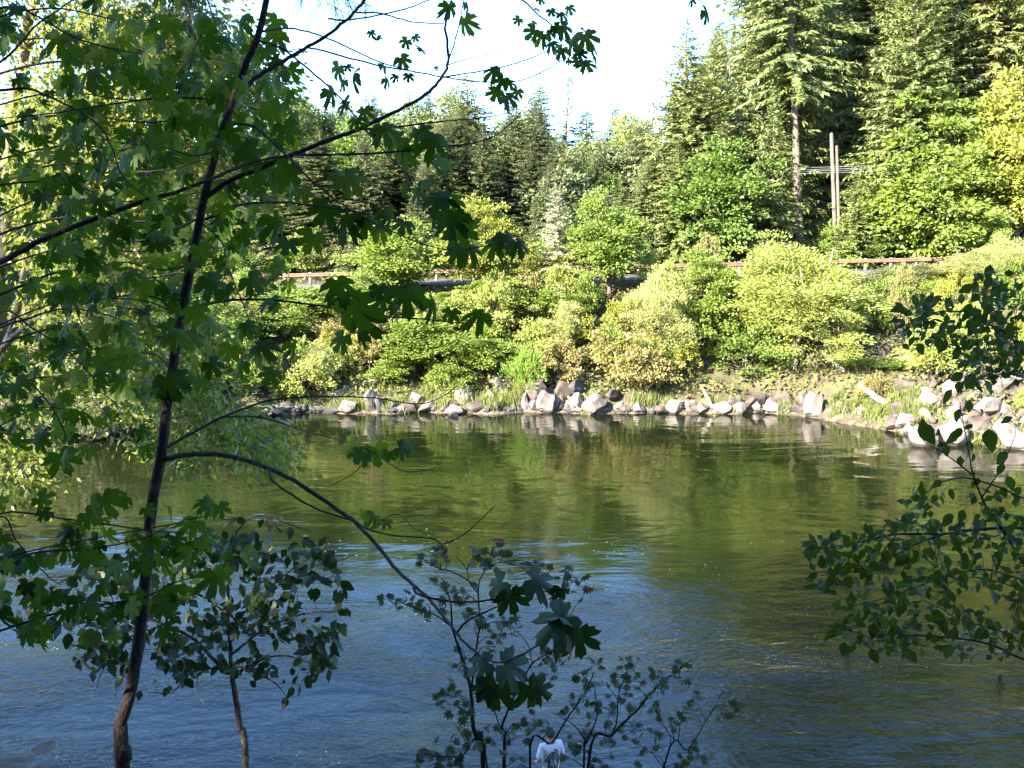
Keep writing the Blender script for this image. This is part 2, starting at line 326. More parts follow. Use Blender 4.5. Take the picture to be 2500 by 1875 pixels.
# ------------------------------------------------------------------ plants: builders
def conifer(seed, h, r, bare=.08, step=.34, per=5, droop=.35, sparse=0.0, twig=.42, power=.85):
    g = np.random.default_rng(seed); tr = MB(); cr = MB()
    bend = g.normal(0, .012 * h, 2)
    def axis(z): t = z / h; return np.stack([bend[0] * t * t, bend[1] * t * t, z], -1)
    zz = np.linspace(-1.0, h * .98, 14); rt = .0064 * h * (1 - np.clip(zz / h, 0, 1)) ** .8 + .012
    tube(tr, axis(zz), rt, None, 7)
    z = bare * h; P_, T_, N_, Ln, Wd = [], [], [], [], []
    while z < h * .985:
        t = (z - bare * h) / (h * (1 - bare)); k = per if t < .9 else 4
        a0 = g.uniform(0, 6.28)
        for j in range(k):
            if g.random() < sparse: continue
            a = a0 + j * 6.28 / k + g.normal(0, .25)
            env = (1 - t) ** power * (0.55 + .45 * min(1, t / .12 + .35))
            Lb = max(r * env * g.uniform(.62, 1.18), .25 + .1 * (1 - t))
            el = .55 * t - droop * (1 - t) + g.normal(0, .12)
            d = np.array([math.cos(a) * math.cos(el), math.sin(a) * math.cos(el), math.sin(el)])
            n = max(3, int(Lb / .14)); s = (np.arange(n) + .5) / n
            base = axis(np.array(z + g.normal(0, .1)))
            sag = -droop * .35 * Lb * s ** 2 + .18 * Lb * np.clip(s - .7, 0, 1)
            p = base + d * (s * Lb)[:, None]; p[:, 2] += sag
            if j % 2 == 0 and Lb > .9: tube(tr, np.vstack([base, p[n // 2], p[-1]]), .012 * Lb + .008, .004, 3)
            hor = np.array([-math.sin(a), math.cos(a), 0])
            keep = s > .12
            for sg in (-1, 1):
                ln = twig * (.35 + .75 * (1 - s)) * min(1.3, .45 + Lb * .3) * g.uniform(.7, 1.3, n)
                td = d * .75 + hor * sg * .8 + g.normal(0, .22, (n, 3)); td[:, 2] -= .28
                nm = np.array([0, 0, .5]) + d * .7 + g.normal(0, .45, (n, 3))
                P_.append(p[keep] + g.normal(0, .03, (keep.sum(), 3))); T_.append(td[keep]); N_.append(nm[keep]); Ln.append(ln[keep]); Wd.append(ln[keep] * g.uniform(.26, .38, keep.sum()))
            q = s > .25                                         # hanging sprays and the leader tuft
            td = d * .5 + g.normal(0, .35, (n, 3)); td[:, 2] -= .75
            ln = twig * g.uniform(.6, 1.2, n) * min(1.2, .4 + Lb * .3)
            P_.append(p[q]); T_.append(td[q]); N_.append((hor[None] * .4 + d[None] + g.normal(0, .4, (n, 3)))[q]); Ln.append(ln[q]); Wd.append(ln[q] * .34)
            P_.append(p[-1:]); T_.append(d[None] + g.normal(0, .15, (1, 3))); N_.append(np.array([[0, 0, 1.]])); Ln.append(np.array([twig * .9])); Wd.append(np.array([twig * .3]))
        z += step * (1.15 - .45 * t) * g.uniform(.8, 1.25)
    kites(cr, np.vstack(P_), np.vstack(T_), np.vstack(N_), np.concatenate(Ln), np.concatenate(Wd), .4)
    return dict(trunk=tr.mesh('fir_trunk', smooth_=True), crown=cr.mesh('fir_crown'), h=h, r=r)

def broadleaf(seed, h, r, leaf, clumps=120, per=95, base=.12, stems=1, upright=0.0, flat=.85, lump=.3, jit=.15, wide=.62, shell=.5, cs=.26):
    g = np.random.default_rng(seed); tr = MB(); cr = MB()
    dirs = unit(g.normal(0, 1, (9, 3))); amp = g.uniform(-lump, lump, 9)
    cz = h * (base + (1 - base) * .5); az = h * (1 - base) * .5
    d = unit(g.normal(0, 1, (clumps, 3)))
    rad = (shell + (1 - shell) * g.random(clumps) ** .6)
    rad = rad * (1 + (np.exp(3 * (d @ dirs.T - 1)) * amp).sum(1) + g.normal(0, jit, clumps))
    taper = 1 - .30 * np.clip(d[:, 2], 0, 1) - .12 * np.clip(-d[:, 2], 0, 1)
    C = np.stack([d[:, 0] * r * .86 * rad * taper, d[:, 1] * r * .86 * rad * taper, cz + d[:, 2] * az * .9 * rad], -1)
    C[:, 2] = np.maximum(C[:, 2], .08 * h)
    crd = r * cs * g.uniform(.65, 1.35, clumps)
    for i in range(clumps):
        n = int(per * (crd[i] / (r * cs)) ** 1.6) + 8
        o = unit(g.normal(0, 1, (n, 3))); o[:, 2] = np.where(o[:, 2] < -.3, -o[:, 2] * .6, o[:, 2])
        p = C[i] + o * (crd[i] * (.35 + .65 * g.random(n)[:, None] ** .5)) * np.array([1, 1, flat + upright])
        outw = unit(C[i] - np.array([0, 0, cz * .7]))
        nm = unit(.55 * o + .55 * outw + np.array([-.30, -.42, .50]) + g.normal(0, .42, (n, 3)))
        tip = outw * .6 + o * .7 + g.normal(0, .5, (n, 3)) + np.array([0, 0, -.45 + 1.6 * upright])
        ln = leaf * g.uniform(.6, 1.35, n)
        kites(cr, p, tip, nm, ln, ln * wide, .42)
    foot = np.array([0, 0, -.6])
    for s_ in range(stems):
        off = np.array([g.normal(0, .12), g.normal(0, .12), 0]) * (r if stems > 1 else .2)
        top = np.array([off[0] * 2.2, off[1] * 2.2, h * (.72 if stems == 1 else g.uniform(.6, .85))])
        pts = catmull([foot + off * .3, off * .6 + [0, 0, h * .12], (off + top) * .5 + [g.normal(0, .05 * r), g.normal(0, .05 * r), 0], top], 4)
        tube(tr, pts, .020 * h / math.sqrt(stems) + .02, .006 * h / math.sqrt(stems), 6)
        for i in g.choice(clumps, min(clumps, 26 // stems + 4), replace=False):
            k = g.integers(3, len(pts) - 1); a = pts[k]; b = C[i]
            if b[2] < a[2] - .1 * h: continue
            mid = (a + b) * .5 + np.array([0, 0, .04 * h])
            tube(tr, catmull([a, mid, b], 3), .0065 * h, .0022 * h, 4)
    return dict(trunk=tr.mesh('tree_trunk', smooth_=True), crown=cr.mesh('tree_crown'), h=h, r=r)

LIB = {
 'fir':   [conifer(s, 32, 5.2, .03, .44, 7, .32, 0, .46, .72) for s in (1, 2, 3)],
 'tall':  [conifer(s, 38, 5.0, .36, .50, 7, .42, .12, .5) for s in (11, 12)],
 'thin':  [conifer(s, 26, 2.3, .25, .60, 5, .25, .2, .5) for s in (21, 22)],
 'spruce': [conifer(s, 12, 2.6, .02, .28, 7, .18, 0, .40, .75) for s in (31, 32)],
 'maple': [broadleaf(s, 10, 4.0, .25, 130, 130, .05, lump=.5, cs=.235) for s in (41, 42, 43)],
 'bush_maple': [broadleaf(s, 6.5, 3.6, .24, 110, 120, .03, lump=.5, cs=.26) for s in (45, 46)],
 'small_maple': [broadleaf(s, 6, 2.3, .22, 80, 80, .05, lump=.5, cs=.25) for s in (51, 52)],
 'alder': [broadleaf(s, 10, 4.2, .17, 150, 170, .03, stems=4, upright=.25, flat=.6, lump=.6, wide=.5, shell=.4, cs=.215) for s in (61, 62)],
 'willow': [broadleaf(s, 7, 2.6, .15, 90, 150, .02, stems=4, upright=.6, flat=.6, lump=.5, wide=.36, shell=.35, cs=.25) for s in (71, 72)],
 'shrub': [broadleaf(s, 3, 1.8, .16, 60, 75, .0, stems=4, upright=.2, flat=.7, lump=.6, wide=.6, shell=.4, cs=.27, jit=.2) for s in (81, 82, 83, 84, 85)],
 'bramble': [broadleaf(s, 2.4, 2.4, .17, 80, 64, .0, stems=5, flat=.6, lump=.6, wide=.65, shell=.45, cs=.24, jit=.2) for s in (91, 92)],
 'broom': [broadleaf(s, 2.2, 1.2, .17, 60, 90, .02, stems=6, upright=.9, flat=.6, lump=.2, wide=.22, shell=.3, cs=.28) for s in (101,)],
}
BARK = {'fir': 'bark_fir', 'tall': 'bark_fir', 'thin': 'bark_fir', 'spruce': 'bark_fir', 'maple': 'bark', 'small_maple': 'bark', 'bush_maple': 'bark', 'alder': 'bark_pale', 'willow': 'bark_pale', 'shrub': 'bark', 'bramble': 'bark', 'broom': 'bark'}
NAME = {'fir': ('fir_tree', 'fir tree'), 'tall': ('fir_tree', 'fir tree'), 'thin': ('fir_tree', 'fir tree'), 'spruce': ('spruce_tree', 'spruce tree'), 'maple': ('maple_tree', 'maple tree'), 'small_maple': ('maple_tree', 'maple tree'), 'bush_maple': ('maple_tree', 'maple tree'),
        'alder': ('alder_tree', 'alder tree'), 'willow': ('willow_shrub', 'willow'), 'shrub': ('shrub', 'shrub'), 'bramble': ('bramble_thicket', 'bramble'), 'broom': ('broom_shrub', 'shrub')}
cnt = {}
def plant(kind, x, y, h, w, mat, label, group=None, lean=(0, 0), zoff=0.0):
    i = cnt.get(kind, 0); cnt[kind] = i + 1
    s = LIB[kind][i % len(LIB[kind])]; nm, cat = NAME[kind]
    t = thing(nm, label, cat, (x, y, float(terrain(x, y)) + zoff), group)
    t.scale = (w / 2 / s['r'], w / 2 / s['r'], h / s['h'])
    t.rotation_euler = (lean[1], lean[0], (rng.uniform(0, 6.28) if kind in ('fir', 'tall', 'thin', 'spruce') else rng.uniform(-.6, .6)) if lean == (0, 0) else 0)
    st = 'stems' if kind in ('willow', 'shrub', 'bramble', 'broom') else 'trunk'
    link(st, s['trunk'], M[BARK[kind]], t); link('foliage' if st == 'stems' else 'crown', s['crown'], M[mat], t)
    return t
def plant_px(kind, u, vtop, w, y, mat, label, group=None, lean=(0, 0), grow=0.0):
    x = P(u, 700, y)[0]; zb = float(terrain(x, y)); top = P(u, vtop, y)[2]
    return plant(kind, x, y, max(top - zb, .5) * 1.04 + grow, w * y / FPX * (1.6 if kind in ('fir', 'tall') else 1.35 if kind in ('thin', 'spruce') else 1.22), mat, label, group, lean)

TONE = {'maple_far': 'bright green', 'alder_far': 'pale yellow-green', 'bramble': 'rusty', 'maple_gold': 'golden-green', 'dull_shrub': 'dull olive', 'maple_deep': 'deep green', 'fir_dark': 'dark', 'fir_green': 'mid-green', 'fir_lit': 'sunlit olive',
        'rock_pale': 'pale', 'rock_brown': 'brown', 'rock_dark': 'dark'}
ZONES = [(640, 'left of the leftmost boulder'), (1020, 'left of the long grass'), (1280, 'by the long grass'), (1430, 'by the stacked boulders'), (1600, 'left of the pale willow'), (1900, 'by the largest alder'), (2180, 'right of the largest alder'), (9999, 'by the pale rock bank')]
HZ = [(700, 'behind the sapling trunk'), (1100, 'left of the broad centre fir'), (1450, 'in the centre of the skyline'), (1650, 'left of the tall sunlit fir'), (1900, 'behind the big deep green maple'), (2150, 'behind the twin poles'), (9999, 'above the right maples')]
def zone(u, table): return next(t for lim, t in table if u < lim)
# ------------------------------------------------------------------ plants of the far bank (photo position, width and distance)
FAR = [
 # kind, u, v of the top, width, distance, material, label
 ('bush_maple', 970, 555, 250, 71, 'maple_far', 'broad bright green maple in front of the road left of the yellow-green one'),
 ('maple', 1198, 495, 165, 69.5, 'maple_gold', 'tall yellow-green maple between the broad bright maple and the pale spruce'),
 ('spruce', 1358, 455, 118, 70.5, 'spruce_pale', 'pale grey-green spruce rising just left of the round maple'),
 ('maple', 1488, 476, 190, 70, 'maple_far', 'round dense maple standing alone before the road gap with its right side dark'),
 ('maple', 1745, 325, 245, 82, 'maple_deep', 'big deep green maple behind the road at the foot of the tall firs'),
 ('spruce', 1880, 225, 150, 83, 'fir_green', 'bushy mid-green conifer left of the bare fir trunk behind the road'),
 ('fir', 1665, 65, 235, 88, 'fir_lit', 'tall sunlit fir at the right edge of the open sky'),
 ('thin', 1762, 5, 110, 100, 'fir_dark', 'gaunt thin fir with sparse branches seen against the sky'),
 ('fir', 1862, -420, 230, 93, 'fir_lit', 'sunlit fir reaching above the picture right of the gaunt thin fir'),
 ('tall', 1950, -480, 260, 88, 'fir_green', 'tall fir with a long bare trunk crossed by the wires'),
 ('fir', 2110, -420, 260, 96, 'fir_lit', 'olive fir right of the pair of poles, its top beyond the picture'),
 ('tall', 2080, -650, 250, 100, 'fir_green', 'tall dark trunked fir right behind the twin poles'),
 ('spruce', 2235, 60, 240, 90, 'fir_lit', 'pale pointed fir in front of the dark ones above the right maples'),
 ('fir', 2330, -650, 300, 100, 'fir_green', 'heavy green fir at the top of the picture over the pale pointed fir'),
 ('spruce', 2370, 40, 170, 92, 'spruce_pale', 'greyish spruce standing among the maples near the upper right corner'),
 ('bush_maple', 2255, 395, 270, 82, 'maple_far', 'wide bright maple behind the road just right of the twin poles'),
 ('maple', 2330, 235, 290, 84, 'maple_far', 'tall bright maple second from the right edge behind the road'),
 ('maple', 2475, 200, 260, 82, 'maple_gold', 'golden-leaved maple at the right edge of the picture'),
 ('maple', 2470, 40, 220, 95, 'maple_far', 'vivid green maple in the upper right corner above the golden one'),
 ('spruce', 2085, 430, 130, 82, 'fir_green', 'small conifer hugging the right side of the twin poles'),
 ('alder', 1950, 552, 370, 64, 'alder_far', 'largest pale yellow-green alder leaning over the water on the right'),
 ('maple', 1740, 620, 165, 66, 'maple_far', 'green maple squeezed between the largest alder and the pale willow'),
 ('willow', 1630, 680, 165, 64.5, 'willow_far', 'pale silvery willow left of the largest alder, rising from the boulders'),
 ('alder', 2030, 690, 210, 63, 'alder_far', 'low alder crown filling the right skirt of the largest alder'),
 ('shrub', 2160, 660, 150, 68, 'dull_shrub', 'dull grey-brown shrub in shade right of the largest alder'),
 ('alder', 2235, 640, 170, 70, 'dull_shrub', 'pale thin-leaved alder below the right stretch of guardrail'),
 ('willow', 2350, 620, 160, 69, 'willow_far', 'whitish willow bush below the guardrail near the right edge'),
 ('willow', 2470, 590, 160, 67, 'willow_far', 'pale willow at the right edge behind the hanging near twigs'),
 ('shrub', 2290, 800, 150, 58, 'alder_far', 'bright shrub at the head of the pale rock bank'),
 ('shrub', 2205, 880, 90, 60, 'broom', 'small vivid green shrub between the leaning log and the pale rocks'),
 ('bush_maple', 1010, 790, 230, 65, 'maple_far', 'full bright shrub maple on the slope under the broad bright maple'),
 ('small_maple', 1180, 815, 130, 64.5, 'maple_far', 'knobbly bright shrub maple right of the full one on the slope'),
 ('small_maple', 1250, 690, 150, 68, 'maple_far', 'shrub maple under the tall yellow-green maple'),
 ('willow', 1382, 735, 110, 65.5, 'willow_far', 'thin pale sapling above the topmost boulder'),
 ('broom', 1290, 868, 86, 62.5, 'broom', 'fresh green upright broom just left of the stacked boulders'),
 ('bramble', 1500, 800, 190, 64.5, 'bramble', 'rusty yellow bramble bank right of the stacked boulders'),
 ('bramble', 1580, 860, 130, 62.8, 'bramble', 'lower bramble heap spilling down to the stones left of the pale willow'),
 ('shrub', 700, 845, 130, 62.5, 'alder_far', 'bright lime shrub above the leftmost boulder'),
 ('willow', 775, 845, 85, 63, 'willow_far', 'wispy pale bush beside the lime shrub'),
 ('shrub', 720, 700, 200, 69, 'maple_far', 'ivy green shrub below the left stretch of guardrail'),
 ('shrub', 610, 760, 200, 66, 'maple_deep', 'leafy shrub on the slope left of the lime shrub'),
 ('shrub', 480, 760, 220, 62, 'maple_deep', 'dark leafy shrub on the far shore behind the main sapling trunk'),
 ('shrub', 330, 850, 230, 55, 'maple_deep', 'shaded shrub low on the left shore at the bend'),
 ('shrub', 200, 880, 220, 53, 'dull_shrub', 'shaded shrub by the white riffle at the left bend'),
 ('shrub', 560, 880, 150, 62, 'maple_far', 'low green shrub at the water left of the leftmost boulder'),
 ('small_maple', 1120, 700, 120, 69, 'maple_far', 'shrub maple between the broad bright and the yellow-green maple'),
 ('shrub', 1600, 680, 110, 68, 'alder_far', 'light shrub at the road gap behind the pale willow'),
 ('shrub', 1400, 700, 120, 69, 'maple_far', 'green shrub filling the foot of the pale spruce'),
 ('shrub', 1090, 880, 110, 62.8, 'maple_far', 'low lit shrub just above the long grass'),
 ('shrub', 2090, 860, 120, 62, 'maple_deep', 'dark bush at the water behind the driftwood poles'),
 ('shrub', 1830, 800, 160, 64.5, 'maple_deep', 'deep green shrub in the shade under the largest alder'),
 # centre background
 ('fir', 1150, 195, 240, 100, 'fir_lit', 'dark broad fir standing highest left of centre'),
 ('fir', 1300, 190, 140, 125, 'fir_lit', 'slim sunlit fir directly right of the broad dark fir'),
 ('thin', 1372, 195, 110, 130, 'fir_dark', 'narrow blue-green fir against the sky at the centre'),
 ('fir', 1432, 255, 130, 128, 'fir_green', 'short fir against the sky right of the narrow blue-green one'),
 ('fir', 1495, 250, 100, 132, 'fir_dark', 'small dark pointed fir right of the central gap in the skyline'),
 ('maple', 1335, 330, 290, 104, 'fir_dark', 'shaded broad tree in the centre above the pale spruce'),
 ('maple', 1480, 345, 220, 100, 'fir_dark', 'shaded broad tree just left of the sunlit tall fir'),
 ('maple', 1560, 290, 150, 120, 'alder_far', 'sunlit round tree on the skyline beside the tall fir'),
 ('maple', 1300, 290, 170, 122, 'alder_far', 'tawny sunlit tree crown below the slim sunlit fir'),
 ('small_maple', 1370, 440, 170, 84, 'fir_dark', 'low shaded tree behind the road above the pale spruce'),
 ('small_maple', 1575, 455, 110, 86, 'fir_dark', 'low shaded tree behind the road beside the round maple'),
 ('fir', 760, 215, 240, 98, 'fir_lit', 'sunlit fir seen just right of the sapling trunk'),
 ('fir', 900, 240, 200, 112, 'fir_dark', 'dark fir on the skyline behind the maple leaves'),
 ('fir', 1010, 230, 170, 118, 'fir_green', 'slender fir left of the broad dark fir'),
 ('fir', 660, 330, 230, 88, 'fir_green', 'drooping fir over the left end of the guardrail'),
 ('tall', 800, 330, 200, 86, 'fir_dark', 'dark fir with bare lower trunk behind the left guardrail'),
 ('fir', 560, 330, 220, 92, 'fir_green', 'fir half hidden behind the sapling trunk'),
 ('fir', 960, 350, 190, 90, 'fir_dark', 'shaded fir above the broad bright maple'),
 ('fir', 1090, 400, 170, 86, 'fir_lit', 'lower fir with drooping lit sprays left of the yellow-green maple'),
 ('spruce', 880, 480, 130, 84, 'fir_dark', 'low dark conifer right behind the broad bright maple'),
]
for k, u, vt, w, y, m, lab in FAR:
    lean = (0, 0)
    if k == 'tall' and u == 1950: lean = (-.075, 0)
    plant_px(k, u, vt, w, y, m, lab, lean=lean)

SKU = [-600, 0, 500, 650, 720, 800, 1000, 1120, 1200, 1290, 1340, 1430, 1500, 1560, 1600, 1680, 1780, 2500, 3200]
SKV = [220, 230, 260, 260, 220, 230, 210, 190, 245, 210, 265, 285, 290, 285, 220, 130, -60, -560, -560]
gf = np.random.default_rng(5)
for i in range(270):
    y = gf.uniform(84, 92) if i % 3 == 0 else gf.uniform(90, 150); x = gf.uniform(-.66, .66) * y
    zb = float(terrain(x, y)); u, _ = proj((x, y, zb + 10))
    vt = np.interp(u, SKU, SKV) + (gf.uniform(5, 95) if y > 92 else gf.uniform(60, 200))
    top = P(u, vt, y)[2]; h = top - zb
    if h < 6 or (y < 93 and 1880 < u < 2140): continue
    h = min(h, gf.uniform(24, 36) if u < 1700 else gf.uniform(34, 52))
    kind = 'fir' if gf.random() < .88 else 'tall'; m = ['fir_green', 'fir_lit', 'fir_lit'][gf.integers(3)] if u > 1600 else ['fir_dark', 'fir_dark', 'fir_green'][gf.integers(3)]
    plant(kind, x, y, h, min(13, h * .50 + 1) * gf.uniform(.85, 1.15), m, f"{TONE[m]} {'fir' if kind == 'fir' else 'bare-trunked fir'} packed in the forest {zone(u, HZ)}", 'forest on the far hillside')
for i in range(46):                                             # rounded dark trees between the firs
    y = gf.uniform(93, 122); x = gf.uniform(-.32, .14) * y; zb = float(terrain(x, y)); u, _ = proj((x, y, zb + 10)); vt = np.interp(u, SKU, SKV) + gf.uniform(30, 120); h = P(u, vt, y)[2] - zb
    if h < 5: continue
    m = ['fir_dark', 'maple_deep', 'fir_green'][gf.integers(3)]
    plant('maple', x, y, h, h * gf.uniform(.6, .85), m, f'{TONE[m]} rounded broadleaf tree in the forest {zone(u, HZ)}', 'forest on the far hillside')
for i in range(60):                                             # low cover behind the road
    x = gf.uniform(-48, 52); y = gf.uniform(81.5, 90); m = ['maple_deep', 'dull_shrub', 'maple_far'][gf.integers(3)]; u, _ = proj((x, y, 10))
    plant('shrub', x, y, gf.uniform(2, 4.2), gf.uniform(3, 5), m, f'{TONE[m]} undergrowth shrub behind the guardrail {zone(u, HZ)}', 'forest edge shrubs')
for i in range(150):                                            # low cover on the slope
    x = gf.uniform(-34, 34); s_ = float(shore_far(x)); t_ = gf.random() ** .8; y = s_ + 1.8 + (70.5 - s_ - 1.8) * t_
    m = ['maple_far', 'alder_far', 'bramble', 'maple_gold', 'maple_far'][gf.integers(5)]; u, _ = proj((x, y, 3))
    plant('shrub', x, y, gf.uniform(1.5, 3.9) if t_ < .6 else gf.uniform(.9, 1.5) if (600 < u < 860 or 1590 < u < 1690 or 2120 < u < 2420) else gf.uniform(1.8, 3.4), gf.uniform(1.8, 3.6), m, f"{TONE[m]} shrub {'low' if t_ < .33 else 'halfway up' if t_ < .66 else 'high'} on the slope {zone(u, ZONES)}", 'slope shrubs')
# unseen near-bank trees behind the camera: they shade the viewpoint, the last ones added as sun blockers
for (x, y, h) in [(-8.5, -3.5, 27), (-14, -8, 30), (-3, -7, 28), (3, -5, 27), (9, -8, 29), (-20, -14, 30), (15, -6, 27), (-8, -14, 31), (22, -10, 28), (0, -14, 30), (-25, -3, 26), (-20.5, -3, 24), (-16, -2, 24), (-33, -2, 15), (-40, -3, 14)]:
    plant('fir', x, y, h, 9.0, 'fir_dark', 'unseen dark fir on the near bank behind the viewpoint', 'near bank firs')

# ------------------------------------------------------------------ ground cover on the far bank
def scatter_cover():
    g = np.random.default_rng(77); mb = MB()
    n = 34000; x = g.uniform(-42, 42, n); sf = shore_far(x); y = sf + 1.1 + (71.2 - sf - 1.1) * g.random(n)
    keep = (vnoise(x, y, 1.4) + g.normal(0, .35, n) > -.35); x, y = x[keep], y[keep]; n = len(x)
    z = terrain(x, y) + g.random(n) * .5
    nm = g.normal(0, .5, (n, 3)) + np.array([0, -.4, .8]); tip = g.normal(0, .6, (n, 3)) + np.array([0, -.3, .4])
    ln = g.uniform(.16, .38, n); kites(mb, np.stack([x, y, z], -1), tip, nm, ln, ln * .6)
    n = 9000; x = g.uniform(-50, 55, n); y = g.uniform(81, 92, n); z = terrain(x, y) + g.random(n) * .6
    ln = g.uniform(.2, .4, n); kites(mb, np.stack([x, y, z], -1), g.normal(0, .6, (n, 3)) + [0, -.3, .3], g.normal(0, .5, (n, 3)) + [0, -.5, .7], ln, ln * .6)
    link('undergrowth', mb.mesh('undergrowth'), M['under'], kind='stuff', label='tangled low undergrowth covering the far bank', category='undergrowth')
    mb = MB(); P0, T0, L0 = [], [], []
    def clump(px, py, nb, rad, hh):
        a = g.normal(0, rad, (nb, 2)); xx = px + a[:, 0]; yy = py + a[:, 1] * .6
        zz = np.maximum(terrain(xx, yy), -.05)
        P0.append(np.stack([xx, yy, zz], -1)); T0.append(np.stack([g.normal(0, .28, nb), g.normal(-.08, .25, nb), np.ones(nb)], -1)); L0.append(hh * g.uniform(.5, 1.2, nb))
    for u0, u1, v0, v1, num, hh in [(1020, 1290, 965, 1004, 46, .8), (1520, 1640, 975, 1002, 18, .7), (860, 900, 985, 1006, 10, .8), (940, 1010, 985, 1005, 12, .6), (1740, 1830, 985, 1006, 14, .5), (1915, 1950, 990, 1012, 10, .7),
                                    (2030, 2110, 975, 1012, 20, .6), (2110, 2260, 960, 1040, 60, .7), (2380, 2500, 1050, 1085, 22, .7), (1425, 1450, 990, 1006, 5, .5), (650, 850, 975, 1002, 20, .5), (900, 1250, 930, 970, 26, .5), (1000, 1240, 880, 930, 24, .45)]:
        for i in range(num):
            p = hit(g.uniform(u0, u1), g.uniform(v0, v1)); clump(p[0], p[1], int(g.uniform(18, 60)), g.uniform(.12, .3), hh * g.uniform(.5, 1.3))
    p, t, l = np.vstack(P0), np.vstack(T0), np.concatenate(L0)
    kites(mb, p, t, g.normal(0, .5, (len(p), 3)) + [0, -1, .2], l, np.full(len(p), .045), .3)
    link('shore_grass', mb.mesh('shore_grass'), M['grass'], kind='stuff', label='long sunlit grass growing between the shore stones', category='grass')
scatter_cover()

# ------------------------------------------------------------------ boulders
def boulder_mesh(seed, sub=3):
    import bmesh
    g = np.random.default_rng(seed); bm = bmesh.new(); bmesh.ops.create_icosphere(bm, subdivisions=sub, radius=1)
    v = np.array([q.co[:] for q in bm.verts])
    for i in range(17):
        n = unit(g.normal(0, 1, 3)); d = g.uniform(.42, .74); s = v @ n; v = np.where((s > d)[:, None], v - np.outer(s - d, n) * .97, v)
    v += .05 * np.stack([vnoise(v[:, 1] + seed, v[:, 2], .19), vnoise(v[:, 2], v[:, 0] + seed, .28), vnoise(v[:, 0], v[:, 1] + seed, .28)], -1)
    lo, hi = v.min(0), v.max(0); v = (v - (lo + hi) / 2) / (hi - lo)
    for q, c in zip(bm.verts, v): q.co = c
    me = bpy.data.meshes.new('boulder'); bm.to_mesh(me); bm.free(); return me
BOULD = [boulder_mesh(200 + i) for i in range(10)]
STACK, SHORE = 'boulders stacked at the point', 'stones along the far waterline'
small_lab = 'small stone lying in the row along the far waterline'
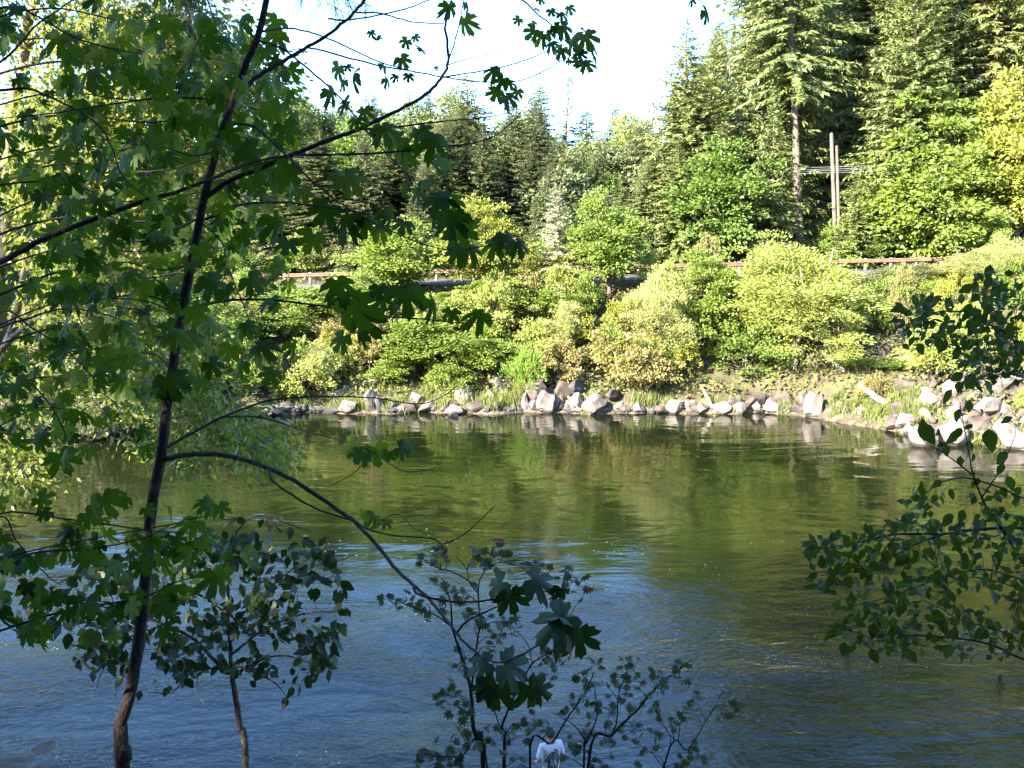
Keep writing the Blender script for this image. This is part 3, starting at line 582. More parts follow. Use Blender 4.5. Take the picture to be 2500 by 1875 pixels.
ROCKS = [  # u, v of the foot, width, height, material, label (None: one of the small alike stones)
 (689, 1008, 40, 18, 'rock_dark', 'leftmost bluish boulder at the far waterline'),
 (783, 1004, 26, 8, 'rock_dark', None), (815, 1006, 36, 10, 'rock_dark', None),
 (849, 1007, 34, 22, 'rock_pale', 'pale rounded block at the water just left of the upright stone'),
 (906, 1007, 27, 40, 'rock_pale', 'upright pale stone at the waterline left of the long grass'),
 (926, 1006, 18, 27, 'rock_dark', 'stone darkened for shade leaning on the right of the upright pale stone'),  # shade beside the upright stone, put into this stone's colour
 (987, 1006, 42, 16, 'rock_brown', 'low dark wedge of rock with a pale stone sitting on it'),
 (1011, 996, 28, 26, 'rock_pale', 'pale stone sitting on the low dark wedge'),
 (1046, 1007, 44, 18, 'rock_pale', 'low pyramid-shaped stone at the water left of the long grass'),
 (1103, 1010, 40, 15, 'rock_pale', 'flat stone half in the water with a dark one before it'),
 (1106, 1017, 20, 9, 'rock_dark', 'small dark stone standing alone in the water'),
 (1161, 1004, 37, 16, 'rock_brown', 'low grey stone at the foot of the long grass'),
 (1134, 980, 34, 34, 'rock_pale', 'sunlit cream boulder above the long grass'),
 (1198, 982, 17, 22, 'rock_pale', None), (1210, 1003, 18, 6, 'rock_brown', None),
 (1220, 962, 28, 28, 'rock_dark', 'dark cracked rock behind the long grass'),
 (1281, 967, 24, 27, 'rock_brown', 'narrow brown block at the left end of the stacked boulders'),
 (1311, 980, 46, 38, 'rock_brown', 'large squarish brown boulder on the left of the stack'),
 (1316, 946, 24, 18, 'rock_pale', 'pale stone perched on the large squarish boulder'),
 (1282, 997, 25, 27, 'rock_pale', 'pale boulder below the narrow brown block'),
 (1309, 998, 28, 16, 'rock_dark', 'stone darkened for the shade under the large squarish boulder'),  # shade under the boulder, put in as a dark-coloured stone
 (1332, 1007, 33, 38, 'rock_pale', 'brightest white boulder at the water in the stack'),
 (1344, 969, 24, 18, 'rock_pale', 'pale stone on top of the brightest white boulder'),
 (1378, 974, 38, 32, 'rock_brown', 'brown rounded boulder in the middle of the stack'),
 (1410, 972, 38, 34, 'rock_dark', 'dark shaded boulder on the right of the stack'),
 (1362, 944, 32, 26, 'rock_pale', 'pale slanting rock above the middle of the stack'),
 (1392, 929, 42, 38, 'rock_pale', 'topmost big whitish boulder under the thin pale sapling'),
 (1353, 1000, 20, 24, 'rock_pale', 'squeezed stone right beside the brightest white boulder'),
 (1371, 1001, 22, 27, 'rock_brown', 'tan upright stone at the water under the brown rounded boulder'),
 (1395, 1003, 36, 17, 'rock_brown', 'low purplish stone at the water right of the tan upright one'),
 (1409, 1001, 24, 29, 'rock_pale', 'leaning pale slab at the right foot of the stack'),
 (1392, 985, 12, 13, 'rock_pale', None),
 (1455, 1006, 46, 31, 'rock_pale', 'lone dome-shaped boulder at the water right of the stack'),
 (1436, 998, 16, 17, 'rock_pale', None),
 (1497, 982, 32, 23, 'rock_brown', 'brown block under the rusty bramble bank'),
 (1541, 976, 22, 18, 'rock_brown', None), (1528, 1008, 26, 12, 'rock_brown', None), (1559, 1006, 23, 16, 'rock_pale', None),
 (1590, 1006, 38, 8, 'rock_dark', None), (1622, 1003, 20, 15, 'rock_brown', None),
 (1652, 1006, 45, 23, 'rock_pale', 'wide white block at the water below the pale willow'),
 (1686, 1001, 22, 18, 'rock_pale', None), (1712, 1007, 29, 16, 'rock_pale', None),
 (1769, 1008, 42, 18, 'rock_pale', 'low white slab just right of the slanted little trunk'),
 (1808, 1007, 36, 18, 'rock_pale', None), (1788, 992, 30, 19, 'rock_brown', None),
 (1842, 995, 42, 27, 'rock_brown', 'layered grey boulder under the largest alder'),
 (1848, 1004, 20, 16, 'rock_pale', None), (1883, 1006, 32, 23, 'rock_pale', 'split pale stone at the water under the largest alder'),
 (1922, 990, 42, 23, 'rock_brown', 'slanting brown slab beneath the largest alder'),
 (1966, 992, 28, 26, 'rock_brown', 'rounded pinkish boulder right of the slanting slab'),
 (1985, 1019, 34, 45, 'rock_pale', 'tall white boulder at the water by the driftwood poles'),
 (1866, 980, 20, 16, 'rock_dark', None), (1740, 1000, 16, 10, 'rock_dark', None), (1480, 1006, 14, 8, 'rock_dark', None), (1250, 1004, 14, 7, 'rock_pale', None), (1185, 1006, 12, 6, 'rock_dark', None), (955, 1007, 16, 7, 'rock_dark', None), (740, 1006, 20, 8, 'rock_dark', None),
 (2110, 1012, 30, 12, 'rock_pale', 'flat white stone in the bright grass under the leaning log'),
 (2257, 1092, 50, 40, 'rock_pale', 'white water-edge boulder at the corner of the pale rock bank'),
 (2330, 1088, 56, 42, 'rock_pale', 'big white boulder behind the near twigs on the right shore'),
 (2268, 1000, 40, 34, 'rock_pale', 'cream boulder near the top of the pale rock bank'),
 (2345, 1012, 40, 30, 'rock_brown', 'tan block in the middle of the pale rock bank'),
 (2420, 1020, 60, 34, 'rock_pale', 'broad sunlit slab high on the pale rock bank'),
 (2470, 1090, 60, 46, 'rock_pale', 'pale block at the right edge by the water'),
 (2470, 960, 70, 34, 'rock_pale', 'smooth sunlit ledge at the right edge above the rock bank'),
 (2400, 1060, 46, 30, 'rock_brown', 'shadow-cracked rock above the grass at the right edge'),
]
gr = np.random.default_rng(31)
for i in range(80): ROCKS.append((gr.uniform(640, 2080), gr.uniform(996, 1009), gr.uniform(9, 24), gr.uniform(6, 15), ['rock_brown', 'rock_brown', 'rock_pale', 'rock_dark'][i % 4], None))
for i in range(64):
    ROCKS.append((gr.uniform(2180, 2520), gr.uniform(935, 1075), gr.uniform(14, 44), gr.uniform(10, 26), ['rock_pale', 'rock_brown', 'rock_brown'][i % 3], 'RIGHT'))
for i in range(26):
    ROCKS.append((gr.uniform(60, 640), 0, gr.uniform(16, 40), gr.uniform(8, 18), 'rock_dark', 'LEFT'))
for i, (u, v, w, h, m, lab) in enumerate(ROCKS):
    if lab == 'LEFT':
        x = -.5 * 52 + (u / 640) * 13; y = float(shore_far(x)) - .1; p = np.array([x, y, 0.])
    else: p = hit(u, v)
    sc_ = p[1] / FPX * 1.32; wid = w * sc_; hei = h * sc_ * 1.25
    grp = None
    if lab is None: lab, grp = f'small {TONE[m]} stone in the waterline row {zone(u, ZONES)}', SHORE
    elif lab == 'RIGHT': lab, grp = f"{TONE[m]} {'chunky' if w > 29 else 'small'} angular rock {'near the water' if v > 1030 else 'midway up' if v > 980 else 'high'} in the right shore bank", 'rocks of the pale right bank'
    elif lab == 'LEFT': lab, grp = 'dark stone edging the shaded left bend of the river', 'stones of the left bend'
    elif 'stack' in lab: grp = STACK
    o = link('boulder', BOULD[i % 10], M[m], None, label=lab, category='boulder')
    if grp: o['group'] = grp
    dep = wid * gr.uniform(.75, 1.05)
    o.scale = (wid * 1.08, dep, hei * 1.1); o.location = (p[0], p[1] + dep * (.42 if lab.startswith('topmost') else .2), p[2] + hei * .34)
    o.rotation_euler = (gr.normal(0, .12), gr.normal(0, .12), gr.choice([0, math.pi]) + gr.normal(0, .25))

# ------------------------------------------------------------------ driftwood
def log(name, label, cat, pts, r0, r1, mat, knots=0, group=None):
    pts = np.array(pts); base = pts[0].copy(); t = thing(name, label, cat, base, group)
    mb = MB(); c = catmull(pts, 8); c = c + rng.normal(0, r0 * .06, c.shape); tube(mb, c, r0, r1, 9, .05); link('log_body', mb.mesh('log_body', base, True), M[mat], t)
    for k in range(knots):
        i = rng.integers(2, len(c) - 2); d = unit(rng.normal(0, 1, 3) + [0, -.3, .6]); mb = MB(); tube(mb, [c[i], c[i] + d * r0 * 3.2], r0 * .35, r0 * .15, 5); link('branch_stub', mb.mesh('branch_stub', base, True), M[mat], t)
    return t
def hp(u, v, dz=0): p = hit(u, v); return p + [0, 0, dz]
lp = hit(2172, 993)
log('log', 'thick white barkless log leaning from the alders down to the grass', 'log', [P(2172, 994, lp[1]), P(2135, 966, lp[1] + .7), P(2096, 938, lp[1] + 1.6)], .20, .13, 'driftwood', 1)
a = hit(2022, 1004)
log('log', 'long driftwood pole resting with its dark tip in the water', 'log', [P(2022, 1004, a[1]), P(2070, 985, a[1] + .5), P(2130, 962, a[1] + 1.4)], .13, .07, 'driftwood', 2)
log('log', 'thinner driftwood pole lying beside the long one', 'log', [P(2050, 1004, a[1] + .2), P(2090, 988, a[1] + .5), P(2125, 972, a[1] + 1.2)], .07, .05, 'driftwood')
a = hit(2130, 950)
log('log', 'pale fallen pole lying level behind the leaning log', 'log', [P(2105, 934, a[1]), P(2160, 946, a[1] + .2), P(2225, 954, a[1] + .5)], .12, .08, 'driftwood', 1)
a = hit(1745, 1003)
log('log', 'slanted little trunk rising from the water below the pale willow', 'log', [P(1746, 1006, a[1]), P(1732, 980, a[1] + .2), P(1716, 950, a[1] + .5)], .11, .08, 'driftwood', 1)
a = hit(815, 965)
log('log', 'grey weathered log on the shaded grass left of the long grass', 'log', [P(808, 968, a[1]), P(840, 953, a[1] + .3), P(868, 943, a[1] + .8)], .22, .16, 'driftgrey', 1)
log('log', 'split grey log lying just right of the weathered one', 'log', [P(878, 940, a[1] + .6), P(905, 934, a[1] + .8), P(930, 932, a[1] + 1.2)], .22, .14, 'driftgrey', 1)
log('log', 'slim grey pole under the two weathered logs', 'log', [P(818, 976, a[1] - .3), P(860, 958, a[1]), P(925, 938, a[1] + .6)], .10, .07, 'driftgrey', 0)
a = hit(1195, 960)
log('log', 'slanting brown pole against the dark cracked rock', 'log', [P(1188, 962, a[1]), P(1210, 945, a[1] + .4), P(1232, 928, a[1] + .9)], .09, .06, 'driftgrey', 0)
a = hit(2050, 900)
log('log', 'bare slanting dead stem in front of the largest alder', 'log', [P(2062, 905, 61.5), P(2035, 882, 61.6), P(2008, 862, 61.8)], .14, .10, 'driftwood', 1)

# ------------------------------------------------------------------ guardrail, poles, wires
def guardrail(name, label, x0, x1, off):
    xs = np.arange(x0, x1 + .01, 2.0); base = np.array([x0, road_y(x0) + off, road_z(x0)]); t = thing(name, label, 'guardrail', base)
    prof = np.array([(0, .42), (-.07, .46), (-.07, .52), (0, .57), (-.07, .62), (-.07, .69), (0, .73)])
    mb = MB(); n = len(prof)
    v = np.concatenate([np.stack([np.full(n, x), road_y(x) + off + prof[:, 0], road_z(x) + .2 + prof[:, 1]], -1) for x in xs])
    i = (np.arange(len(xs) - 1)[:, None] * n + np.arange(n - 1)[None]).ravel(); mb.add(v, np.stack([i, i + n, i + n + 1, i + 1], -1)); mb.add(v + [0, .03, 0], np.stack([i, i + 1, i + n + 1, i + n], -1))
    link('rail', mb.mesh('rail', base), M['rail'], t)
    pm = None
    for x in xs:
        if pm is None:
            q = MB(); c = np.array([[a, b, c_] for a in (-.1, .1) for b in (.04, .24) for c_ in (-.6, .78)]); q.add(c, [[0, 1, 3, 2], [4, 6, 7, 5], [0, 4, 5, 1], [2, 3, 7, 6], [0, 2, 6, 4], [1, 5, 7, 3]]); pm = q.mesh('post')
        p = link('post', pm, M['post'], t); p.location = np.array([x, road_y(x) + off, road_z(x) + .2]) - base
guardrail('guardrail', 'rusty steel guardrail on posts running along the road across the far bank', -48, 48, 4.0)
def pole(label, pts, y, r):
    a, b = P(*pts[0], y), P(*pts[1], y); x = a[0]; base = np.array([a[0], y, float(terrain(a[0], y)) - .3])
    t = thing('utility_pole', label, 'pole', base, 'twin poles behind the road'); mb = MB()
    tube(mb, np.linspace(base, b, 8), r * 1.1, r * .85, 10); link('shaft', mb.mesh('shaft', base, True), M['pole'], t)
    mb = MB(); tube(mb, [b + [0, 0, -.01], b + [0, 0, .12]], r * .9, r * .5, 10); link('pole_top', mb.mesh('pole_top', base, True), M['pole'], t)
pole('thicker left pole of the pale twin poles behind the road', [(2046, 555), (2030, 328)], 84.6, .175)
pole('thinner right pole of the pale twin poles behind the road', [(2055, 555), (2043, 359)], 84.0, .13)
ordn = ['topmost', 'second from the top', 'third from the top', 'lowest']
for i, dv in enumerate((-3, 2, 6, 11)):
    q = [P(u, v + dv, 83.4) for u, v in [(1740, 421), (1860, 417), (1982, 412), (2080, 409), (2200, 406), (2330, 401)]]
    mb = MB(); tube(mb, catmull(q, 6), .016, .016, 5)
    o = link('cable', mb.mesh('cable', q[0], True), M['cable'], None, label=f'{ordn[i]} of the four pale wires crossing the twin poles', category='cable', group='wires past the twin poles'); o.location = q[0]

# ------------------------------------------------------------------ foam, and glints of broken water painted as white flecks
def foam():
    g = np.random.default_rng(55); mb = MB(); Q = []
    spots = [(1700, 1400, 70, 16, 26), (1890, 1322, 60, 12, 16), (1950, 1490, 110, 14, 24), (1720, 1550, 90, 22, 40), (1900, 1600, 140, 40, 60), (2050, 1620, 160, 40, 40), (2200, 1650, 120, 40, 24), (1180, 1510, 160, 22, 44), (820, 1345, 70, 20, 20), (1050, 1330, 90, 30, 16), (100, 1578, 60, 10, 14),
             (190, 1855, 160, 14, 60), (420, 1858, 90, 12, 34), (700, 1850, 120, 14, 20), (1350, 1480, 160, 40, 26), (130, 1088, 60, 4, 70), (1500, 1340, 160, 40, 20), (1650, 1660, 120, 40, 30), (1500, 1440, 70, 12, 18)]
    for u, v, su, sv, n in spots:
        for i in range(n):
            uu, vv = u + g.normal(0, su * .6), v + g.normal(0, sv * .6); d = ray(uu, vv)
            if d[2] >= -.02: continue
            p = CAM + d * (CAMZ - .012) / -d[2]
            if not float(shore_near(p[0])) < p[1] < float(shore_far(p[0])): continue
            Q.append((p, p[1] / FPX))
    P0 = np.array([q[0] for q in Q]); s = np.array([q[1] for q in Q]); n = len(P0)
    kites(mb, P0, np.stack([np.ones(n), g.normal(0, .35, n), np.zeros(n)], -1), np.tile([0, 0, 1.], (n, 1)), s * g.uniform(1.0, 4.5, n), s * g.uniform(.8, 2.4, n))
    link('foam', mb.mesh('foam'), M['foam'], kind='stuff', label='white flecks of foam and painted glints on the broken water', category='foam')
foam()

# ------------------------------------------------------------------ near plants: leaves as single objects
def leaf_mesh_lobed(seed, spec_, droop, cup):
    g = np.random.default_rng(seed)
    pts = [(a, r * g.uniform(.92, 1.08)) for a, r in spec_]
    full = [(math.pi / 2 - a, r) for a, r in pts] + [(math.pi / 2 + a, r * g.uniform(.93, 1.07)) for a, r in reversed(pts) if a > .001]
    v = [(0, 0, 0)]
    for a, r in full: v.append((r * math.cos(a), r * math.sin(a), 0))
    n = len(full); inner = [(.42 * x, .42 * y, 0) for x, y, _ in v[1:]]
    V = np.array(v + inner, float); rr = np.linalg.norm(V[:, :2], axis=1)
    V[:, 2] = -droop * rr ** 2 + cup * np.abs(V[:, 0]) * .35 + .03 * np.sin(V[:, 0] * 9 + seed) * rr
    f3 = [(0, 1 + n + i, 1 + n + (i + 1) % n) for i in range(n)]; f4 = [(1 + n + i, 1 + i, 1 + (i + 1) % n, 1 + n + (i + 1) % n) for i in range(n)]
    mb = MB(); mb.add(V, np.array(f3)); mb.f.append(np.array(f4)); return mb.mesh('leaf', smooth_=True)
D = math.radians
BIG = [(0, 1.0), (D(7), .84), (D(14), .90), (D(19), .70), (D(25), .36), (D(30), .58), (D(36), .86), (D(43), 1.0), (D(50), .84), (D(58), .88), (D(64), .66), (D(71), .40), (D(78), .62), (D(88), .82), (D(98), .68), (D(108), .68), (D(120), .50), (D(135), .54), (D(155), .34), (D(175), .1)]
VINE = [(0, 1.0), (D(16), .56), (D(34), .95), (D(50), .52), (D(68), .86), (D(86), .46), (D(104), .68), (D(122), .36), (D(146), .36), (D(175), .08)]
MAPLE_LEAVES = [leaf_mesh_lobed(300 + i, BIG, dr, cu) for i, (dr, cu) in enumerate([(.15, .25), (.4, .1), (.6, 0), (.25, -.3), (.5, .3), (.75, -.1), (.05, -.15)])]
VINE_LEAVES = [leaf_mesh_lobed(330 + i, VINE, dr, cu) for i, (dr, cu) in enumerate([(.15, .2), (.35, .1), (.3, -.1)])]
def leaf_mesh_oval(seed, wide, droop, fold):
    g = np.random.default_rng(seed); t = np.array([0, .12, .3, .5, .7, .87, 1.0]); w = wide * np.array([.02, .55, .95, 1.0, .76, .4, .0])
    w = w * (1 + .05 * g.standard_normal(7)); V = []
    for k in range(7): V += [(-w[k] / 2, t[k], 0), (0, t[k], 0), (w[k] / 2, t[k], 0)]
    V = np.array(V, float); V[:, 2] = -droop * V[:, 1] ** 2 + fold * np.abs(V[:, 0]) + .02 * np.sin(V[:, 1] * 14 + seed) * np.sign(V[:, 0])
    f = [(3 * k + j, 3 * k + j + 1, 3 * k + j + 4, 3 * k + j + 3) for k in range(6) for j in (0, 1)]
    mb = MB(); mb.add(V, f); return mb.mesh('leaf', smooth_=True)
OVAL = [leaf_mesh_oval(350 + i, w, d, f) for i, (w, d, f) in enumerate([(.58, .2, .3), (.64, .4, .15), (.5, .1, .45), (.6, -.1, .2)])]
NARROW = [leaf_mesh_oval(370 + i, w, d, f) for i, (w, d, f) in enumerate([(.34, .25, .3), (.40, .45, .15), (.46, .1, .4)])]

class Plant:
    """A near plant: stems and branches as tubes, leaves as objects on their branch."""
    def __init__(s, name, label, cat, base, bark, leafmat):
        s.base = np.asarray(base, float); s.t = thing(name, label, cat, s.base); s.bark = M[bark]; s.lm = M[leafmat]; s.br = []; s.n = 0
    def limb(s, px, depths, w0, w1, name='branch', sides=6):
        """px: photo points; depths: distance at first, (middle,) last point; widths in photo pixels"""
        d = np.interp(np.linspace(0, 1, len(px)), np.linspace(0, 1, len(depths)), depths)
        pts = catmull([P(u, v, y) for (u, v), y in zip(px, d)], 6)
        return s.limb3(pts, w0 * depths[0] / FPX / 2, w1 * depths[-1] / FPX / 2, name, sides)
    def limb3(s, pts, r0, r1, name='branch', sides=6):
        mb = MB(); pts = np.asarray(pts, float)
        k = pts + np.concatenate([[[0, 0, 0]], rng.normal(0, r1 * .35, (len(pts) - 1, 3))])
        tube(mb, k, r0, r1, sides, .03); b = dict(mb=mb, pts=k, name=name, leaves=[], px=np.array([proj(q) for q in k]), twigs=[]); s.br.append(b); return b
    def leaf(s, b, meshes, pos, tip, nrm, size, mat=None, attach=None, petiole=True):
        b['leaves'].append((meshes[rng.integers(len(meshes))], np.asarray(pos, float), np.asarray(tip, float), np.asarray(nrm, float), size, mat))
        if petiole and attach is not None:
            mid = (attach + pos) / 2 + np.array([0, 0, .06 * np.linalg.norm(pos - attach)])
            tube(b['mb'], catmull([attach, mid, pos], 3), max(.0011, size * .009), max(.0008, size * .006), 4)
    def nearest(s, u, v):
        best = None
        for b in s.br:
            if b['name'] == 'trunk' and len(s.br) > 3: pen = 40
            else: pen = 0
            d = np.hypot(b['px'][:, 0] - u, b['px'][:, 1] - v) + pen; i = int(d.argmin())
            if best is None or d[i] < best[0]: best = (d[i], b, i)
        return best
    def leaf_px(s, u, v, wpx, meshes, facing=None, mat=None, ddepth=.12, k=.92):
        _, b, i = s.nearest(u, v); y = b['pts'][i][1] + rng.normal(0, ddepth)
        y = max(y, 1.6); size = wpx * y / FPX / (2 * k) * rng.uniform(.85, 1.4) if meshes is MAPLE_LEAVES or meshes is VINE_LEAVES else wpx * y / FPX
        c = P(u, v, y); side = np.sign(c[0] - b['pts'][i][0] + 1e-6)
        tip = unit(np.array([side * rng.uniform(.0, .8) + rng.normal(0, .3), rng.normal(0, .35), -rng.uniform(.35, 1.1)]))
        nrm = np.array([rng.normal(0, .35), -rng.uniform(.3, 1.0), rng.uniform(.35, 1.0)]) if facing is None else np.array(facing) + rng.normal(0, .2, 3)
        if rng.random() < .3 and facing is None: nrm[1] *= -.8
        s.leaf(b, meshes, c - tip * size * .25, tip, nrm, size, mat, b['pts'][i])
    def finish(s):
        tot = 0
        for b in s.br:
            o = link(b['name'], b['mb'].mesh(b['name'], s.base, True), s.bark, s.t)
            for me, pos, tip, nrm, size, mat in b['leaves']:
                l = link('leaf', me, mat or s.lm, o); tip = unit(tip); x = unit(np.cross(tip, nrm)); z = np.cross(x, tip)
                l.rotation_mode = 'QUATERNION'; l.rotation_quaternion = Matrix(np.stack([x, tip, z], 1).tolist()).to_quaternion()
                l.location = pos - s.base; l.scale = (size,) * 3; tot += 1
        return tot

def grd(u, y): x = P(u, 1875, y)[0]; return np.array([x, y, float(terrain(x, y))])

# --- the main bigleaf maple sapling
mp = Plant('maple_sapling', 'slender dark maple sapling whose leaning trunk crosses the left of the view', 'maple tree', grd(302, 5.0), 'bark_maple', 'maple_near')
TR = [(662, -60), (633, 77), (602, 154), (571, 239), (540, 328), (517, 409), (498, 482), (486, 548), (471, 625), (453, 716), (432, 831), (417, 928), (401, 1044), (392, 1121), (370, 1240), (359, 1370), (347, 1486), (336, 1582), (316, 1698), (293, 1767), (295, 1794), (300, 1875)]
pts = catmull([mp.base + [0, 0, -.2]] + [P(u, v, 5.0) for u, v in TR[::-1]], 5); q = np.linspace(0, 1, len(pts))
b = mp.limb3(pts, np.interp(q, [0, .06, .16, .4, .7, 1], np.array([44, 36, 32, 27, 21, 15]) * 5 / FPX / 2), .002, 'trunk', 10)
p0 = P(296, 1838, 4.99); mbk = b['mb']; tube(mbk, [p0 + [.0, 0, -.05], p0 + [.022, -.01, -.02], p0 + [.03, -.012, .03], p0 + [.006, 0, .07]], [.01, .032, .03, .008], None, 7, .1)  # the swollen knot near the ground
BR = [
 ([(575, 238), (633, 185), (718, 135), (787, 93), (849, 46), (889, 0), (965, -90)], (5, 5.4), 12, 6),
 ([(502, 482), (571, 436), (714, 378), (800, 343), (873, 316), (962, 274), (1039, 231), (1082, 185), (1095, 143), (1087, 58), (1093, 20)], (5, 5.1, 5.6), 13, 5),
 ([(752, 116), (800, 127), (916, 158), (1008, 174), (1082, 188), (1166, 199), (1255, 199), (1321, 177), (1371, 147)], (5.25, 5.7, 6), 5, 2.5),
 ([(640, 77), (687, 69), (733, 73), (800, 93), (916, 147), (977, 166), (1016, 177)], (5, 5.5, 5.7), 6, 2.5),
 ([(1082, 189), (1128, 181), (1217, 166), (1282, 147), (1340, 123)], (5.55, 6), 4.5, 2.5),
 ([(1095, 158), (1147, 143), (1224, 131)], (5.6, 5.8), 3, 1.5),
 ([(1095, 147), (1116, 81), (1132, 0)], (5.6, 5.6), 4, 2.5),
 ([(869, 31), (931, 33), (1008, 54), (1085, 58)], (5.35, 5.5), 4.5, 2.5),
 ([(800, 46), (862, 48), (985, 23), (1047, 0), (1090, -20)], (5.3, 5.5), 4.5, 2.5),
 ([(714, 378), (800, 378), (947, 372), (1070, 359), (1166, 347), (1232, 316), (1294, 247)], (5.1, 5.2, 4.9), 6.5, 2),
 ([(873, 316), (974, 309), (1070, 297), (1170, 289), (1244, 274)], (5.3, 5.0), 5.5, 2),
 ([(633, 100), (690, 120), (772, 185), (831, 239), (862, 278), (912, 339), (962, 394), (1016, 447), (1070, 494)], (5, 4.8, 4.4), 6, 2.5),
 ([(559, 301), (617, 309), (675, 355), (714, 394), (772, 451), (860, 515), (970, 571), (1097, 610), (1240, 590)], (5, 4.6, 4.3), 6.5, 2),
 ([(502, 536), (579, 502), (675, 494), (791, 505), (896, 521), (985, 540)], (5, 4.6, 4.3), 6.5, 2.5),
 ([(470, 758), (521, 739), (598, 731), (694, 735), (800, 750), (908, 770), (1031, 779), (1128, 789), (1174, 785), (1259, 776)], (5, 4.6, 4.2), 7.5, 1.5),
 ([(440, 770), (417, 758), (355, 735), (266, 727)], (5, 4.7), 6, 2.5),
 ([(428, 762), (397, 735), (347, 720), (293, 723), (200, 740)], (5, 5.3), 6, 2.5),
 ([(415, 905), (401, 882), (378, 866), (339, 862), (293, 874), (247, 909)], (5, 5.4), 6, 2.5),
 ([(407, 1094), (451, 1067), (540, 1020), (598, 997), (656, 978), (733, 970), (800, 968), (916, 972), (1012, 986), (1070, 974), (1120, 939)], (5, 5.4, 5.6), 7.5, 2),
 ([(555, 1017), (637, 1019), (733, 1048), (800, 1067), (889, 1094), (947, 1129), (993, 1152), (1062, 1144)], (5.1, 4.8, 4.4), 5, 2),
 ([(904, 1098), (870, 1150), (800, 1190)], (4.6, 4.5), 3, 1.5),
 ([(403, 1121), (463, 1109), (540, 1111), (617, 1129), (675, 1152), (733, 1183), (818, 1240), (873, 1281), (927, 1339), (966, 1389), (1008, 1428), (1051, 1466), (1093, 1517), (1132, 1567), (1186, 1609)], (5, 4.4, 3.2), 14, 6),
 ([(656, 1146), (671, 1179), (768, 1240), (858, 1270), (900, 1293), (966, 1308), (1051, 1314), (1078, 1328), (1109, 1318), (1147, 1293), (1209, 1235)], (4.6, 4.2, 4.0), 6, 2.5),
 ([(900, 1293), (966, 1256), (1016, 1293), (1062, 1306)], (4.3, 4.2), 3, 1.5),
 ([(1010, 1430), (1016, 1447), (1047, 1459), (1128, 1470), (1186, 1466), (1263, 1451), (1340, 1443)], (3.7, 3.4), 8, 4),
 ([(1116, 1544), (1136, 1520), (1178, 1497), (1224, 1478)], (3.5, 3.3), 7, 4),
 ([(1186, 1609), (1228, 1617), (1290, 1590), (1356, 1548)], (3.2, 3.0), 6, 4),
 ([(487, 540), (540, 590), (560, 660), (600, 760), (640, 850), (700, 880)], (5, 4.6), 4, 2),
 ([(965, -90), (1150, -70), (1274, 0), (1313, 35), (1345, 60), (1375, 95), (1400, 120)], (5.4, 5.8, 6.2), 5, 2.5),
 ([(1274, -40), (1500, -75), (1650, -40), (1700, -5), (1722, 10)], (5.8, 6), 4, 2),
 ([(530, 370), (470, 380), (400, 360), (300, 350), (200, 330)], (5, 4.6), 5, 2),
 ([(555, 243), (405, 239), (300, 250), (116, 278), (0, 289)], (5, 4.6), 6, 2.5),
 ([(401, 239), (417, 200), (482, 104), (500, 40)], (4.85, 4.9), 5, 2),
 ([(490, 530), (430, 560), (330, 590), (250, 560)], (5, 4.6), 5, 2),
 ([(470, 640), (400, 660), (300, 640), (220, 660)], (5, 5.3), 5, 2),
]
for px, dep, w0, w1 in BR: mp.limb(px, dep, w0, w1)
